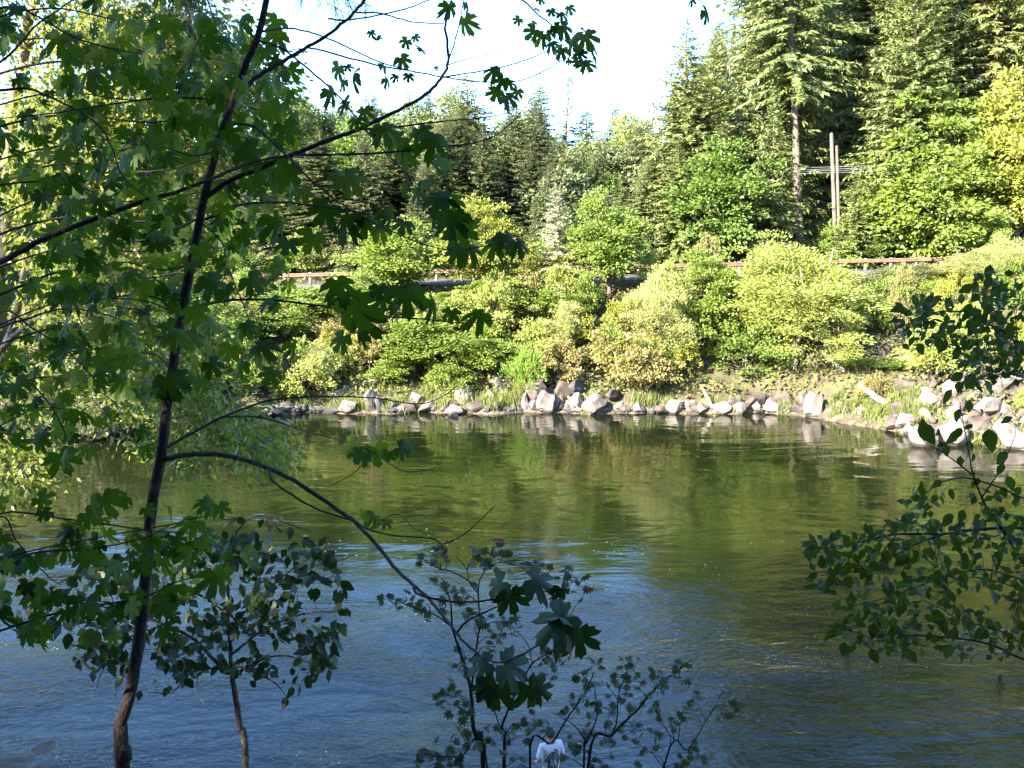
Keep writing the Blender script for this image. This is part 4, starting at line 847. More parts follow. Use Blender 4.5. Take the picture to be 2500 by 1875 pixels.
EX = [(1097, 23, 50), (1136, 58, 56), (1143, 15, 40), (908, 82, 30), (922, 98, 34), (989, 104, 42), (1028, 120, 48), (1015, 92, 26), (985, 150, 45), (939, 162, 40), (947, 197, 36), (966, 189, 28), (997, 189, 38), (1066, 166, 20), (1201, 174, 45), (1212, 168, 30), (1224, 200, 50), (1245, 205, 44), (1209, 231, 48), (1244, 239, 55), (1225, 243, 45), (1262, 228, 40), (823, 174, 60), (858, 190, 62), (835, 205, 55), (812, 231, 55), (850, 165, 40),
 (1313, 23, 36), (1348, 30, 34), (1375, 35, 46), (1390, 22, 34), (1321, 0, 40), (1263, 50, 32), (1302, 58, 20), (1300, 80, 40), (1320, 90, 44), (1340, 82, 36), (1379, 73, 60), (1395, 95, 64), (1360, 70, 34), (1348, 108, 42), (1367, 127, 50), (1402, 110, 60), (1415, 135, 52), (1433, 95, 58), (1448, 116, 50), (1456, 140, 30), (1433, 158, 48), (1408, 154, 36), (1390, 150, 30), (1425, 70, 30), (1689, 4, 34), (1727, 35, 54),
 (838, 255, 75), (889, 278, 70), (870, 300, 60), (940, 320, 80), (966, 345, 85), (985, 375, 70), (1028, 328, 90), (1055, 350, 85), (1078, 397, 66), (1095, 410, 50), (981, 455, 68), (1016, 471, 70), (1043, 447, 66), (858, 444, 75), (830, 430, 70), (885, 430, 60), (1078, 494, 85), (1116, 498, 85), (1062, 525, 75), (1101, 545, 85), (1125, 575, 85), (1140, 610, 80), (1112, 620, 80), (1150, 560, 60), (1205, 602, 70), (1240, 585, 70), (1268, 600, 60), (838, 540, 90), (892, 552, 84), (954, 532, 80), (925, 560, 70), (985, 550, 60),
 (830, 700, 90), (838, 730, 90), (865, 762, 110), (895, 790, 90), (925, 735, 85), (993, 731, 110), (1031, 725, 75), (1062, 747, 85), (1163, 770, 85), (1100, 770, 70), (877, 816, 80), (830, 835, 95), (927, 712, 70), (960, 760, 70), (858, 1098, 95), (880, 1115, 70), (916, 1109, 80), (947, 1113, 60), (1000, 1090, 55), (985, 1098, 50), (908, 1266, 50), (939, 1277, 48), (885, 1260, 40),
 (154, 1125, 80), (216, 1105, 65), (96, 1082, 65), (640, 560, 80), (700, 600, 85), (760, 590, 90), (690, 660, 80), (620, 690, 70), (660, 280, 80), (700, 320, 70), (600, 360, 70), (640, 420, 80), (740, 470, 70), (790, 520, 80), (640, 850, 90), (690, 890, 80), (600, 800, 70), (720, 850, 70), (560, 860, 60), (240, 800, 80), (160, 790, 70), (250, 890, 80), (300, 930, 70)]
for u, v, w in EX: mp.leaf_px(u, v, w, MAPLE_LEAVES)
# the big drooping leaves close to the lens
for u, v, w, tip, nrm in [(1209, 1436, 105, (-.5, .1, -.5), (0, -.5, .8)), (1251, 1470, 100, (.25, 0, -1), (.2, -.9, .4)), (1325, 1424, 120, (.7, 0, -.3), (0, -.5, .8)), (1375, 1450, 70, (.3, 0, -1), (.3, -.9, .3)),
     (1350, 1528, 170, (-.9, -.1, -.65), (-.3, -.6, .8)), (1395, 1530, 150, (.9, .1, -.7), (.4, -.5, .8)), (1415, 1570, 120, (.15, 0, -1), (.1, -1, .25)), (1372, 1505, 90, (.2, .6, -.1), (0, -.3, 1)), (1170, 1625, 100, (-.9, 0, -.3), (0, -.5, .8)),
     (1255, 1636, 130, (.8, .1, -.5), (.1, -.6, .8)), (1209, 1698, 130, (-.15, 0, -1), (-.2, -1, .3)), (1298, 1698, 120, (.35, 0, -1), (.2, -1, .3)), (1325, 1690, 80, (.8, 0, -.6), (.2, -.9, .4)), (1180, 1690, 80, (-.6, 0, -.8), (-.3, -.9, .3))]:
    _, b, i = mp.nearest(u, v); y = b['pts'][i][1]; size = w * y / FPX / 1.65; c = P(u, v, y); t = unit(np.array(tip))
    mp.leaf(b, MAPLE_LEAVES, c - t * size * .3, t, nrm, size, M['maple_shade'], b['pts'][i])
# leaves spread along the left-hand limbs
gl = np.random.default_rng(91)
for i in range(150):
    u, v = gl.uniform(150, 700), gl.uniform(30, 960)
    dd, b, j = mp.nearest(u, v)
    if dd > 130: continue
    mp.leaf_px(u, v, gl.uniform(48, 84), MAPLE_LEAVES, ddepth=.3)

# --- a second maple whose limbs reach in from the left edge
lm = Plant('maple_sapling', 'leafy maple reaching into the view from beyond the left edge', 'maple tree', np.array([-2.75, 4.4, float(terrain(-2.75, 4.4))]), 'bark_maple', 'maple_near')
tk = lm.base; trk = catmull([tk + [0, 0, -.2], tk + [-.05, .05, 1.2], tk + [-.1, .1, 3.0], tk + [-.1, .2, 5.2], tk + [0, .3, 7.0]], 5); lm.limb3(trk, .05, .02, 'trunk', 9)
def from_trunk(z): i = int(np.abs(trk[:, 2] - z).argmin()); return trk[i]
for px, dep, w0, w1 in [
 ([(0, 640), (116, 579), (328, 498), (424, 471), (517, 436), (617, 397), (725, 378), (849, 378)], (4.4, 4.5, 4.9), 15, 4),
 ([(0, 220), (66, 216), (135, 243), (231, 297), (270, 352), (300, 430), (380, 500)], (4.4, 4.3), 7, 2.5),
 ([(0, 451), (62, 444), (150, 444), (230, 470)], (4.4, 4.7), 7, 2.5),
 ([(0, 150), (90, 60), (150, 20), (220, -40)], (4.4, 4.6), 6, 3),
 ([(0, 20), (90, 40), (180, 90), (280, 120), (340, 130)], (4.4, 4.8), 6, 3),
 ([(0, 760), (77, 800), (180, 870), (250, 950)], (4.4, 4.2), 6, 2.5),
 ([(0, 800), (60, 780), (150, 755), (250, 765), (345, 805)], (4.4, 4.2), 6, 2.5),
 ([(0, 900), (100, 960), (160, 1060), (170, 1110)], (4.4, 4.2), 5, 2.5),
 ([(0, 1254), (154, 1266), (347, 1293), (430, 1300)], (4.4, 4.6), 6, 2.5),
 ([(0, 1397), (77, 1351), (231, 1339), (355, 1312), (412, 1285)], (4.4, 4.7), 7, 2.5),
 ([(0, 1540), (154, 1493), (347, 1459), (420, 1424), (520, 1400)], (4.4, 4.7), 8, 2.5),
 ([(347, 1293), (420, 1280), (500, 1260), (560, 1270)], (4.5, 4.6), 4, 2),
 ([(0, 1260), (40, 1320), (110, 1400), (150, 1430)], (4.4, 4.3), 5, 2)]:
    d = np.interp(np.linspace(0, 1, len(px)), np.linspace(0, 1, len(dep)), dep); pw = [P(u, v, y) for (u, v), y in zip(px, d)]
    st = from_trunk(pw[0][2] - .25); lm.limb3(catmull([st, (st + pw[0]) / 2 + [0, 0, .03]] + pw, 5), w0 * 1.2 * 4.4 / FPX / 2, w1 * 4.6 / FPX / 2)
for i in range(150):
    u, v = gl.uniform(-10, 470), gl.uniform(-5, 1120)
    dd, b, j = lm.nearest(u, v)
    if dd > 110: continue
    if (u < 50 and 130 < v < 900 and gl.random() < .75) or (v < 1150 and vnoise(u + 40, v, 70) > .12 and gl.random() < .7): continue
    lm.leaf_px(u, v, gl.uniform(42, 76), MAPLE_LEAVES, ddepth=.3)
for i in range(110):
    u, v = gl.uniform(-10, 600), gl.uniform(1215, 1560)
    if u > 430 and v > 1480: continue
    dd, b, j = lm.nearest(u, v)
    if dd > 110: continue
    lm.leaf_px(u, v, gl.uniform(50, 90), MAPLE_LEAVES, ddepth=.25)
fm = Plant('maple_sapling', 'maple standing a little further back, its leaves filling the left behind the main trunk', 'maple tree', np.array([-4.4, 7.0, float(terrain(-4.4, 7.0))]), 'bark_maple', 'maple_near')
tk = fm.base; trk = catmull([tk + [0, 0, -.2], tk + [0, .05, 2], tk + [-.05, .1, 4.2], tk + [-.1, .1, 6.4], tk + [0, .2, 8.4]], 5); fm.limb3(trk, .07, .02, 'trunk', 9)
for px, dep, w0, w1 in [([(-60, 60), (120, 20), (300, 50), (430, 40)], (7, 6.8), 6, 2), ([(-60, 200), (140, 150), (330, 170), (520, 150), (640, 200)], (7, 6.6), 7, 2), ([(-60, 330), (160, 280), (380, 300), (560, 260), (690, 280)], (7, 6.5), 7, 2),
    ([(-60, 480), (140, 400), (360, 420), (560, 380), (700, 420)], (7, 6.4), 7, 2), ([(-60, 600), (160, 530), (360, 540), (540, 500), (720, 560)], (7, 6.4), 7, 2), ([(-60, 740), (160, 660), (350, 680), (560, 640), (700, 700)], (7, 6.6), 7, 2),
    ([(-60, 860), (140, 800), (300, 820), (420, 800)], (7, 6.8), 6, 2), ([(-60, 990), (100, 920), (230, 950), (300, 1000)], (7, 6.8), 6, 2)]:
    d = np.interp(np.linspace(0, 1, len(px)), np.linspace(0, 1, len(dep)), dep); pw = [P(u, v, y) for (u, v), y in zip(px, d)]
    st = trk[int(np.abs(trk[:, 2] - pw[0][2] + .3).argmin())]; fm.limb3(catmull([st] + pw, 5), w0 * 7 / FPX / 2, w1 * 6.5 / FPX / 2)
k = 0
for i in range(3000):
    if k >= 280: break
    u, v = gl.uniform(-20, 720), gl.uniform(-10, 1020)
    if v > 700 and u > 420: continue
    dd, b, j = fm.nearest(u, v)
    if dd > 85 or (60 < u < 150 and 55 < v < 150): continue
    if (u < 50 and 130 < v < 900 and gl.random() < .75) or (v < 1150 and vnoise(u + 40, v, 70) > .12 and gl.random() < .7): continue
    fm.leaf_px(u, v, gl.uniform(34, 56), MAPLE_LEAVES, ddepth=.4); k += 1
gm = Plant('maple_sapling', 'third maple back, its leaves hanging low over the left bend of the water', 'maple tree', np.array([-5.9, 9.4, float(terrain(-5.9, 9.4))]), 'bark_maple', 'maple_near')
tk = gm.base; trk = catmull([tk + [0, 0, -.2], tk + [0, .05, 2], tk + [-.05, .1, 4.2], tk + [-.1, .1, 6.4], tk + [0, .2, 8.4]], 5); gm.limb3(trk, .07, .02, 'trunk', 9)
for px, dep, w0, w1 in [([(-60, 135), (120, 95), (300, 125), (430, 115)], (9.2, 8.8), 6, 2), ([(-60, 275), (140, 225), (330, 245), (520, 225), (640, 275)], (9.2, 8.6), 7, 2), ([(-60, 405), (160, 355), (380, 375), (560, 335), (690, 355)], (9.2, 8.5), 7, 2),
    ([(-60, 555), (140, 475), (360, 495), (560, 455), (700, 495)], (9.2, 8.4), 7, 2), ([(-60, 675), (160, 605), (360, 615), (540, 575), (720, 635)], (9.2, 8.4), 7, 2), ([(-60, 815), (160, 735), (350, 755), (560, 715), (700, 775)], (9.2, 8.6), 7, 2),
    ([(-60, 935), (140, 875), (300, 895), (420, 875)], (9.2, 8.8), 6, 2), ([(-60, 1065), (100, 995), (230, 1025), (300, 1075)], (9.2, 8.8), 6, 2)]:
    d = np.interp(np.linspace(0, 1, len(px)), np.linspace(0, 1, len(dep)), dep); pw = [P(u, v, y) for (u, v), y in zip(px, d)]
    st = trk[int(np.abs(trk[:, 2] - pw[0][2] + .3).argmin())]; gm.limb3(catmull([st] + pw, 5), w0 * 7 / FPX / 2, w1 * 6.5 / FPX / 2)
k = 0
for i in range(3000):
    if k >= 280: break
    u, v = gl.uniform(-20, 720), gl.uniform(40, 1100)
    if v > 760 and u > 560: continue
    dd, b, j = gm.nearest(u, v)
    if dd > 85 or (60 < u < 150 and 55 < v < 150): continue
    if (u < 50 and 130 < v < 900 and gl.random() < .75) or (v < 1150 and vnoise(u + 40, v, 70) > .12 and gl.random() < .7): continue
    gm.leaf_px(u, v, gl.uniform(36, 60), MAPLE_LEAVES, ddepth=.4); k += 1
mp.finish(); lm.finish(); fm.finish(); gm.finish()

# --- alder sapling standing below
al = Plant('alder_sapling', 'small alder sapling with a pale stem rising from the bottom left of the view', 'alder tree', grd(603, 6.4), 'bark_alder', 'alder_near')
pts = catmull([al.base + [0, 0, -.2]] + [P(u, v, 6.4) for u, v in [(600, 1875), (586, 1775), (571, 1679), (567, 1652), (563, 1602), (556, 1466), (562, 1380), (580, 1290)]], 6)
al.limb3(pts, 20 * 6.4 / FPX / 2, .006, 'trunk', 9)
for px, dep, w0, w1 in [
 ([(556, 1644), (517, 1605), (471, 1559), (400, 1525), (300, 1500), (170, 1530)], (6.4, 6.0), 12, 3), ([(570, 1655), (617, 1620), (694, 1600), (790, 1632)], (6.4, 6.2), 9, 2.5),
 ([(563, 1600), (640, 1540), (740, 1500), (830, 1490)], (6.4, 6.6), 8, 2.5), ([(557, 1540), (620, 1470), (700, 1400), (790, 1340)], (6.4, 6.8), 7, 2.5),
 ([(558, 1500), (480, 1450), (380, 1440), (250, 1450)], (6.4, 6.5), 7, 2.5), ([(560, 1440), (520, 1380), (450, 1340), (380, 1330)], (6.4, 6.8), 6, 2), ([(565, 1620), (660, 1660), (700, 1700)], (6.4, 6.1), 6, 2),
 ([(540, 1630), (470, 1640), (420, 1690), (360, 1690)], (6.4, 5.9), 6, 2), ([(400, 1525), (310, 1560), (260, 1620), (230, 1690)], (6.1, 5.8), 5, 2), ([(471, 1559), (360, 1560), (280, 1700), (285, 1745)], (6.1, 5.7), 4, 2),
 ([(575, 1300), (620, 1260), (680, 1270), (760, 1300)], (6.4, 6.6), 5, 2), ([(500, 1590), (480, 1680), (510, 1735)], (6.2, 6.0), 3, 1.5), ([(300, 1500), (180, 1460), (90, 1500), (20, 1530)], (6.1, 5.8), 5, 2)]: al.limb(px, dep, w0, w1)
poly = np.array([(20, 1530), (150, 1400), (310, 1340), (540, 1280), (640, 1250), (740, 1280), (830, 1330), (850, 1480), (820, 1620), (700, 1715), (580, 1650), (350, 1700), (220, 1640)])
def inside(u, v, poly):
    x, y = poly[:, 0], poly[:, 1]; x2, y2 = np.roll(x, -1), np.roll(y, -1); c = ((y > v) != (y2 > v)) & (u < (x2 - x) * (v - y) / (y2 - y + 1e-9) + x); return bool(c.sum() % 2)
k = 0
for i in range(1500):
    if k >= 295: break
    u, v = gl.uniform(0, 860), gl.uniform(1240, 1730)
    if not inside(u, v, poly): continue
    dd, b, j = al.nearest(u, v)
    if dd > 90: continue
    al.leaf_px(u, v, gl.uniform(25, 42), OVAL, ddepth=.35); k += 1
mb = MB()
for i in range(1500):                                            # the smallest leaves, too many to pick apart
    u, v = gl.uniform(40, 860), gl.uniform(1300, 1640)
    if not inside(u, v, poly) or vnoise(u, v, 55) < -.22: continue
    dd, b, j = al.nearest(u, v)
    if dd > 110: continue
    y = b['pts'][j][1] + gl.normal(0, .4); kites(mb, P(u, v, y)[None], gl.normal(0, .6, (1, 3)) + [0, 0, -.4], gl.normal(0, .5, (1, 3)) + [0, -.4, .7], np.array([.095]) * gl.uniform(.7, 1.2), np.array([.056]), .42)
link('foliage', mb.mesh('foliage', al.base), al.lm, al.t, kind='stuff')
al.finish()

# --- vine maples in the middle
VC = [(600, 340), (720, 290), (760, 285), (920, 320), (960, 310), (1080, 250), (1040, 310), (1110, 290), (1170, 370), (1250, 400), (1320, 380), (1500, 440), (1560, 450), (1640, 540), (390, 580), (460, 590), (520, 590), (740, 500), (800, 540), (870, 560), (620, 640), (750, 640), (900, 690), (1000, 720), (1120, 740), (1180, 780), (1050, 830), (980, 760), (1060, 890), (850, 960), (830, 1040), (1390, 940), (1460, 920), (1400, 1010), (1490, 1000), (1200, 990), (700, 370), (1030, 360), (700, 1190), (760, 1200), (860, 1250), (780, 1260), (840, 1400), (850, 1440), (1000, 1400), (1030, 1500), (930, 1500), (1150, 1480), (1100, 1420), (1250, 1480), (600, 1580), (700, 1600), (780, 1570), (850, 1560), (830, 1630), (1220, 1600), (1220, 1370), (1320, 1390), (650, 1570)]
VC2 = [(1600, 1050), (1700, 1000), (1640, 1120), (1780, 1140), (1850, 1200), (1920, 980), (1940, 1040), (2060, 1050), (2120, 1080), (1930, 1110), (2080, 1130), (1840, 1090), (1560, 1210), (1620, 1230), (1700, 1280), (1780, 1290), (1900, 1250), (2000, 1190), (2100, 1320), (1500, 1300), (1380, 1350), (1640, 1430), (1760, 1440), (1860, 1420), (1960, 1420), (1950, 1500), (2100, 1480), (2180, 1370), (2050, 1560), (1800, 1560), (1700, 1600), (1560, 1500), (1480, 1580), (2250, 1010), (2220, 1110), (2250, 1300), (2300, 1290), (2300, 1230), (2520, 1290), (2570, 1280), (2490, 1310), (2330, 1530), (2260, 1620), (2350, 1580)]
def vine(label, u0, dep, stems, clusters, seed):
    g = np.random.default_rng(seed); v = Plant('vine_maple', label, 'vine maple', grd(u0, dep), 'bark_maple', 'vine_near')
    for px, dd, w0, w1 in stems:
        pw = [P(a, b_, y) for (a, b_), y in zip(px, np.interp(np.linspace(0, 1, len(px)), np.linspace(0, 1, len(dd)), dd))]
        if px[0][1] >= 1870: pw = [v.base + (pw[0] - v.base) * [.35, .5, 0] + [0, 0, -.15]] + pw
        v.limb3(catmull(pw, 6), w0 * dd[0] / FPX / 2, w1 * dd[-1] / FPX / 2, 'stem', 7)
    for cx, cy in clusters:                                                     # a side twig to each cluster of leaves
        u, w = 800 + cx / 2.592, 1235 + cy / 2.592
        best = None
        for b in v.br:
            if b['name'] != 'stem': continue
            d = np.hypot(b['px'][:, 0] - u, b['px'][:, 1] - w - 30); i = int(d.argmin())
            if best is None or d[i] < best[0]: best = (d[i], b, i)
        _, b, i = best; a = b['pts'][i]; y = a[1] + g.normal(0, .25); e = P(u, w, y)
        mid = (a + e) / 2 + np.array([g.normal(0, .02), 0, .08 * np.linalg.norm(e - a)])
        tw = v.limb3(catmull([a, mid, e], 4), .0032, .0014, 'twig', 4)
        for q in range(g.integers(4, 7)):
            pos = e + np.array([g.normal(0, .032), g.normal(0, .05), g.normal(0, .022)]); tip = np.array([g.normal(0, .8), g.normal(-.1, .6), -.35])
            red = M['vine_red'] if (cx, cy) in ((1640, 540), (920, 320), (960, 310), (1080, 250), (760, 285)) and g.random() < .35 else None
            v.leaf(tw, VINE_LEAVES, pos, tip, np.array([g.normal(0, .4), -.25 + g.normal(0, .3), 1.0]), g.uniform(.030, .046), red, e)
    v.finish()
vine('thin-stemmed vine maple with reddish tips in the bottom middle', 1200, 5.0, [
 ([(1180, 1875), (1163, 1806), (1153, 1756), (1151, 1698), (1140, 1644), (1120, 1582), (1105, 1532), (1100, 1470), (1085, 1430)], (5, 4.9, 4.9), 14, 3),
 ([(1151, 1698), (1160, 1600), (1172, 1520), (1168, 1430), (1190, 1380), (1205, 1330)], (4.9, 5.1), 6, 2.5), ([(1168, 1440), (1140, 1415), (1100, 1395), (1065, 1385), (1040, 1370)], (5, 5.2), 4, 2), ([(1168, 1450), (1145, 1420), (1140, 1390), (1115, 1360)], (5, 5.2), 4, 2),
 ([(1230, 1875), (1232, 1806), (1226, 1775), (1236, 1744), (1260, 1690), (1300, 1620), (1350, 1590)], (5, 5.1), 11, 3), ([(1190, 1875), (1120, 1850), (1060, 1845), (1030, 1838)], (5, 4.7), 6, 2.5), ([(1105, 1532), (1060, 1500), (1000, 1480), (960, 1462)], (4.9, 4.8), 4, 2),
 ([(1228, 1790), (1212, 1750), (1205, 1700)], (5, 5), 4, 2)], VC, 3)
vine('low spreading vine maple with forked stems at the bottom right of the middle', 1440, 5.4, [
 ([(1294, 1875), (1348, 1814), (1386, 1752), (1430, 1690), (1450, 1640)], (5.2, 5.3), 8, 3), ([(1436, 1875), (1494, 1794), (1552, 1737), (1610, 1671), (1645, 1644), (1690, 1610)], (5.4, 5.6), 9, 3),
 ([(1425, 1875), (1433, 1814), (1456, 1752), (1452, 1682)], (5.4, 5.4), 7, 2.5), ([(1494, 1794), (1506, 1760), (1510, 1698), (1530, 1640)], (5.5, 5.5), 5, 2), ([(1620, 1875), (1680, 1830), (1723, 1760), (1766, 1686)], (5.4, 5.7), 6, 2), ([(1433, 1814), (1400, 1770), (1350, 1740)], (5.4, 5.2), 4, 2)], VC2, 4)

# --- alder boughs hanging in from the right
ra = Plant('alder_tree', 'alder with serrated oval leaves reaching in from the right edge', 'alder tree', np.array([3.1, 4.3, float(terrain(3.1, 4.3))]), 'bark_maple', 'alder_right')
tk = ra.base; trk = catmull([tk + [0, 0, -.2], tk + [.05, .0, 1.0], tk + [0.02, .05, 2.6], tk + [.1, .1, 4.6], tk + [.2, .2, 6.5]], 6); ra.limb3(trk, .055, .02, 'trunk', 9)
for px, dep, w0, w1 in [
 ([(2530, 1293), (2383, 1293), (2306, 1304), (2190, 1304), (2113, 1320), (2055, 1331), (1985, 1345)], (4.2, 4.0), 11, 2), ([(2530, 1222), (2441, 1190), (2364, 1167), (2306, 1175), (2263, 1202), (2240, 1240)], (4.2, 3.9), 6, 2),
 ([(2530, 1420), (2500, 1378), (2441, 1285), (2406, 1235), (2375, 1156), (2368, 1121), (2356, 1055), (2344, 986)], (4.2, 4.0), 9, 2), ([(2306, 1304), (2229, 1331), (2171, 1362), (2074, 1397), (2005, 1405)], (4.05, 3.9), 5, 2),
 ([(2530, 1420), (2402, 1390), (2287, 1416), (2229, 1436), (2152, 1463), (2080, 1480)], (4.2, 3.9), 6, 2), ([(2530, 1620), (2422, 1575), (2344, 1559), (2229, 1551), (2171, 1547), (2121, 1555), (2071, 1536)], (4.2, 3.9), 9, 2),
 ([(2530, 1580), (2440, 1540), (2344, 1513), (2298, 1486), (2256, 1466)], (4.2, 4.0), 6, 2), ([(2530, 1450), (2402, 1412), (2325, 1420), (2300, 1460)], (4.2, 4.1), 5, 2), ([(2190, 1304), (2150, 1350), (2090, 1380)], (4, 3.9), 3.5, 1.5), ([(2113, 1320), (2060, 1370), (2020, 1430)], (4, 3.9), 3, 1.5),
 ([(2375, 1160), (2310, 1110), (2260, 1080), (2235, 1045)], (4, 3.9), 3.5, 1.5), ([(2395, 1217), (2440, 1150), (2460, 1110), (2480, 1060)], (4.1, 4.1), 4, 1.5), ([(2171, 1547), (2130, 1500), (2110, 1470)], (3.9, 3.9), 3, 1.5),
 ([(2530, 900), (2500, 866), (2460, 816), (2402, 785), (2364, 762), (2306, 760), (2229, 770), (2171, 777)], (4.2, 3.9), 8, 1.5), ([(2530, 915), (2422, 916), (2370, 930)], (4.2, 4.0), 5, 2), ([(2406, 789), (2422, 716), (2418, 658)], (4, 4), 4, 1.5), ([(2402, 785), (2350, 800), (2290, 795), (2200, 820)], (4, 3.9), 3, 1.5), ([(2470, 830), (2420, 850), (2370, 860)], (4.1, 4), 3, 1.5), ([(2490, 860), (2480, 780), (2490, 720)], (4.1, 4.1), 3, 1.5)]:
    d = np.interp(np.linspace(0, 1, len(px)), np.linspace(0, 1, len(dep)), dep); pw = [P(u, v, y) for (u, v), y in zip(px, d)]
    if px[0][0] >= 2530: st = trk[int(np.abs(trk[:, 2] - pw[0][2] + .15).argmin())]; pw = [st, (st + pw[0]) / 2] + pw
    ra.limb3(catmull(pw, 6), w0 * 4.2 / FPX / 2, w1 * 4.0 / FPX / 2)
k = 0
for i in range(4000):
    if k >= 290: break
    u, v = gl.uniform(1970, 2510), gl.uniform(1190, 1610)
    if k > 205: u, v = gl.uniform(2190, 2510), gl.uniform(650, 945)
    if k > 270: u, v = gl.uniform(2240, 2500), gl.uniform(970, 1200)
    if u < 2150 and 1420 < v < 1500: continue
    dd, b, j = ra.nearest(u, v)
    if dd > 48 or b['name'] == 'trunk': continue
    ra.leaf_px(u, v, gl.uniform(22, 43), OVAL, ddepth=.2); k += 1
for u, v, w in [(2255, 1045, 60), (2320, 960, 46), (2340, 1005, 34), (2415, 1060, 56), (2330, 1060, 50), (2250, 725, 40), (2290, 730, 44), (2415, 655, 40), (2365, 700, 36), (2390, 670, 30)]: ra.leaf_px(u, v, w, OVAL)
mb = MB()
for i in range(1600):
    u, v = (gl.uniform(1980, 2510), gl.uniform(1200, 1600)) if i % 3 else (gl.uniform(2200, 2510), gl.uniform(660, 930))
    dd, b, j = ra.nearest(u, v)
    if dd > 34 or b['name'] == 'trunk': continue
    y = b['pts'][j][1] + gl.normal(0, .3); kites(mb, P(u, v, y)[None], gl.normal(0, .7, (1, 3)) + [-.3, 0, -.3], gl.normal(0, .5, (1, 3)) + [0, -.4, .7], np.array([.048]) * gl.uniform(.7, 1.3), np.array([.028]), .42)
link('foliage', mb.mesh('foliage', ra.base), ra.lm, ra.t, kind='stuff')
# wisps of moss hanging from the boughs
mb = MB()
for u, v in [(2490, 1470), (2482, 1485), (2070, 1580), (2205, 1330), (2290, 1330), (2440, 1650), (2120, 1400), (2160, 1370)]:
    for q in range(10):
        a = P(u + gl.normal(0, 5), v + gl.normal(0, 4), 4.05); tube(mb, [a, a + [gl.normal(0, .008), gl.normal(0, .008), -.05], a + [gl.normal(0, .014), 0, -gl.uniform(.08, .14)]], .0012, .0006, 3)
o = link('moss', mb.mesh('moss', ra.base), M['dull_shrub'], ra.t, kind='stuff')
ra.finish()

# --- sunlit streamside tree leaning over the left water
lt = Plant('streamside_alder', 'sunlit alder with pale leaning stems behind the maple leaves on the left', 'alder tree', np.array([-12.4, 19.5, float(terrain(-12.4, 19.5))]), 'bark_pale', 'left_tree')
tk = lt.base
for px, dep, w0, w1, nm in [
 ([(-150, 1250), (-50, 1030), (0, 800), (16, 600), (24, 380), (60, 150), (90, -60)], (18.4, 18), 48, 22, 'trunk'), ([(-140, 1180), (-5, 912), (23, 824), (42, 754), (60, 640), (90, 500)], (18, 17.4), 26, 12, 'stem'),
 ([(-20, 880), (27, 831), (69, 793), (127, 754), (185, 708), (270, 650), (330, 610)], (17.8, 17), 16, 8, 'stem'), ([(60, 930), (127, 847), (189, 766), (240, 690), (300, 600)], (17.5, 18), 14, 6, 'stem'),
 ([(-140, 1200), (-20, 1090), (42, 1005), (73, 955), (130, 880)], (17.5, 17), 20, 8, 'stem'), ([(-120, 1210), (10, 1120), (66, 1051), (112, 982), (170, 900)], (18, 17.4), 15, 7, 'stem'),
 ([(-20, 430), (0, 409), (77, 347), (147, 312), (216, 297), (330, 300), (450, 270)], (18.2, 17.5), 18, 6, 'branch'), ([(40, 520), (93, 463), (143, 413), (220, 390), (330, 380)], (18, 18.5), 12, 4, 'branch'),
 ([(60, 160), (150, 120), (260, 110), (380, 130), (520, 150), (640, 200)], (18, 17), 14, 4, 'branch'), ([(60, 120), (160, 30), (300, -30)], (18, 18), 12, 5, 'branch'), ([(90, -60), (110, -300), (100, -560), (130, -760)], (18, 18), 22, 6, 'trunk'), ([(100, -200), (260, -380), (450, -480)], (18, 18), 12, 4, 'branch'), ([(105, -250), (-60, -420), (-220, -520)], (18, 18), 12, 4, 'branch'), ([(150, 120), (260, 40), (400, 30), (500, 60)], (18, 16.5), 10, 3, 'branch'),
 ([(120, 800), (212, 862), (278, 889), (405, 951), (463, 1017), (520, 1060), (640, 1100)], (17, 15.5), 10, 4, 'branch'), ([(330, 610), (400, 720), (459, 866), (501, 920)], (17, 16), 8, 4, 'branch'), ([(405, 951), (482, 943), (517, 924), (552, 943), (563, 982)], (16, 15.5), 6, 3, 'branch'),
 ([(330, 300), (450, 340), (560, 420), (600, 500)], (17.6, 17), 8, 3, 'branch'), ([(300, 600), (420, 560), (520, 600)], (17.8, 17), 8, 3, 'branch'), ([(185, 708), (300, 740), (400, 790), (520, 820)], (17.2, 16.5), 8, 3, 'branch'), ([(-60, 1100), (30, 1150), (70, 1210)], (18, 16), 8, 3, 'branch')]:
    lt.limb(px, dep, w0, w1, nm, 7)
# join the stem feet to the root
mb0 = lt.br[0]['mb']
for b in lt.br[:6]:
    a = b['pts'][0]; tube(mb0, catmull([tk + [0, 0, -.3], (tk + a) / 2 + [0, 0, .2], a], 4), .16, .1, 7)
LT_REG = [  # photo patches of its crown: centre, spread, clumps
 (110, 90, 120, 90, 18), (280, 60, 130, 60, 30), (420, 100, 110, 80, 34), (560, 150, 80, 70, 24), (640, 240, 50, 60, 14), (120, 280, 120, 70, 30), (300, 250, 130, 80, 36), (470, 290, 110, 70, 30), (80, 450, 90, 80, 24), (260, 430, 120, 80, 34), (420, 440, 90, 70, 22), (560, 400, 60, 60, 10),
 (120, 650, 110, 80, 20), (300, 620, 110, 70, 22), (450, 640, 80, 70, 12), (220, 790, 120, 60, 16), (380, 820, 110, 60, 16), (510, 840, 70, 60, 10), (420, 940, 80, 40, 12), (520, 1030, 70, 40, 16), (620, 1090, 60, 30, 10), (450, 1080, 60, 25, 9), (60, 950, 60, 60, 10), (40, 1150, 45, 60, 18), (70, 1060, 50, 40, 8), (330, 980, 60, 40, 8)]
LT_REG += [(gu, gv, 130, 110, 16) for gu in (-250, 0, 250, 480) for gv in (-150, -380, -620)]
gt = np.random.default_rng(17); mbf = MB(); nl = 0
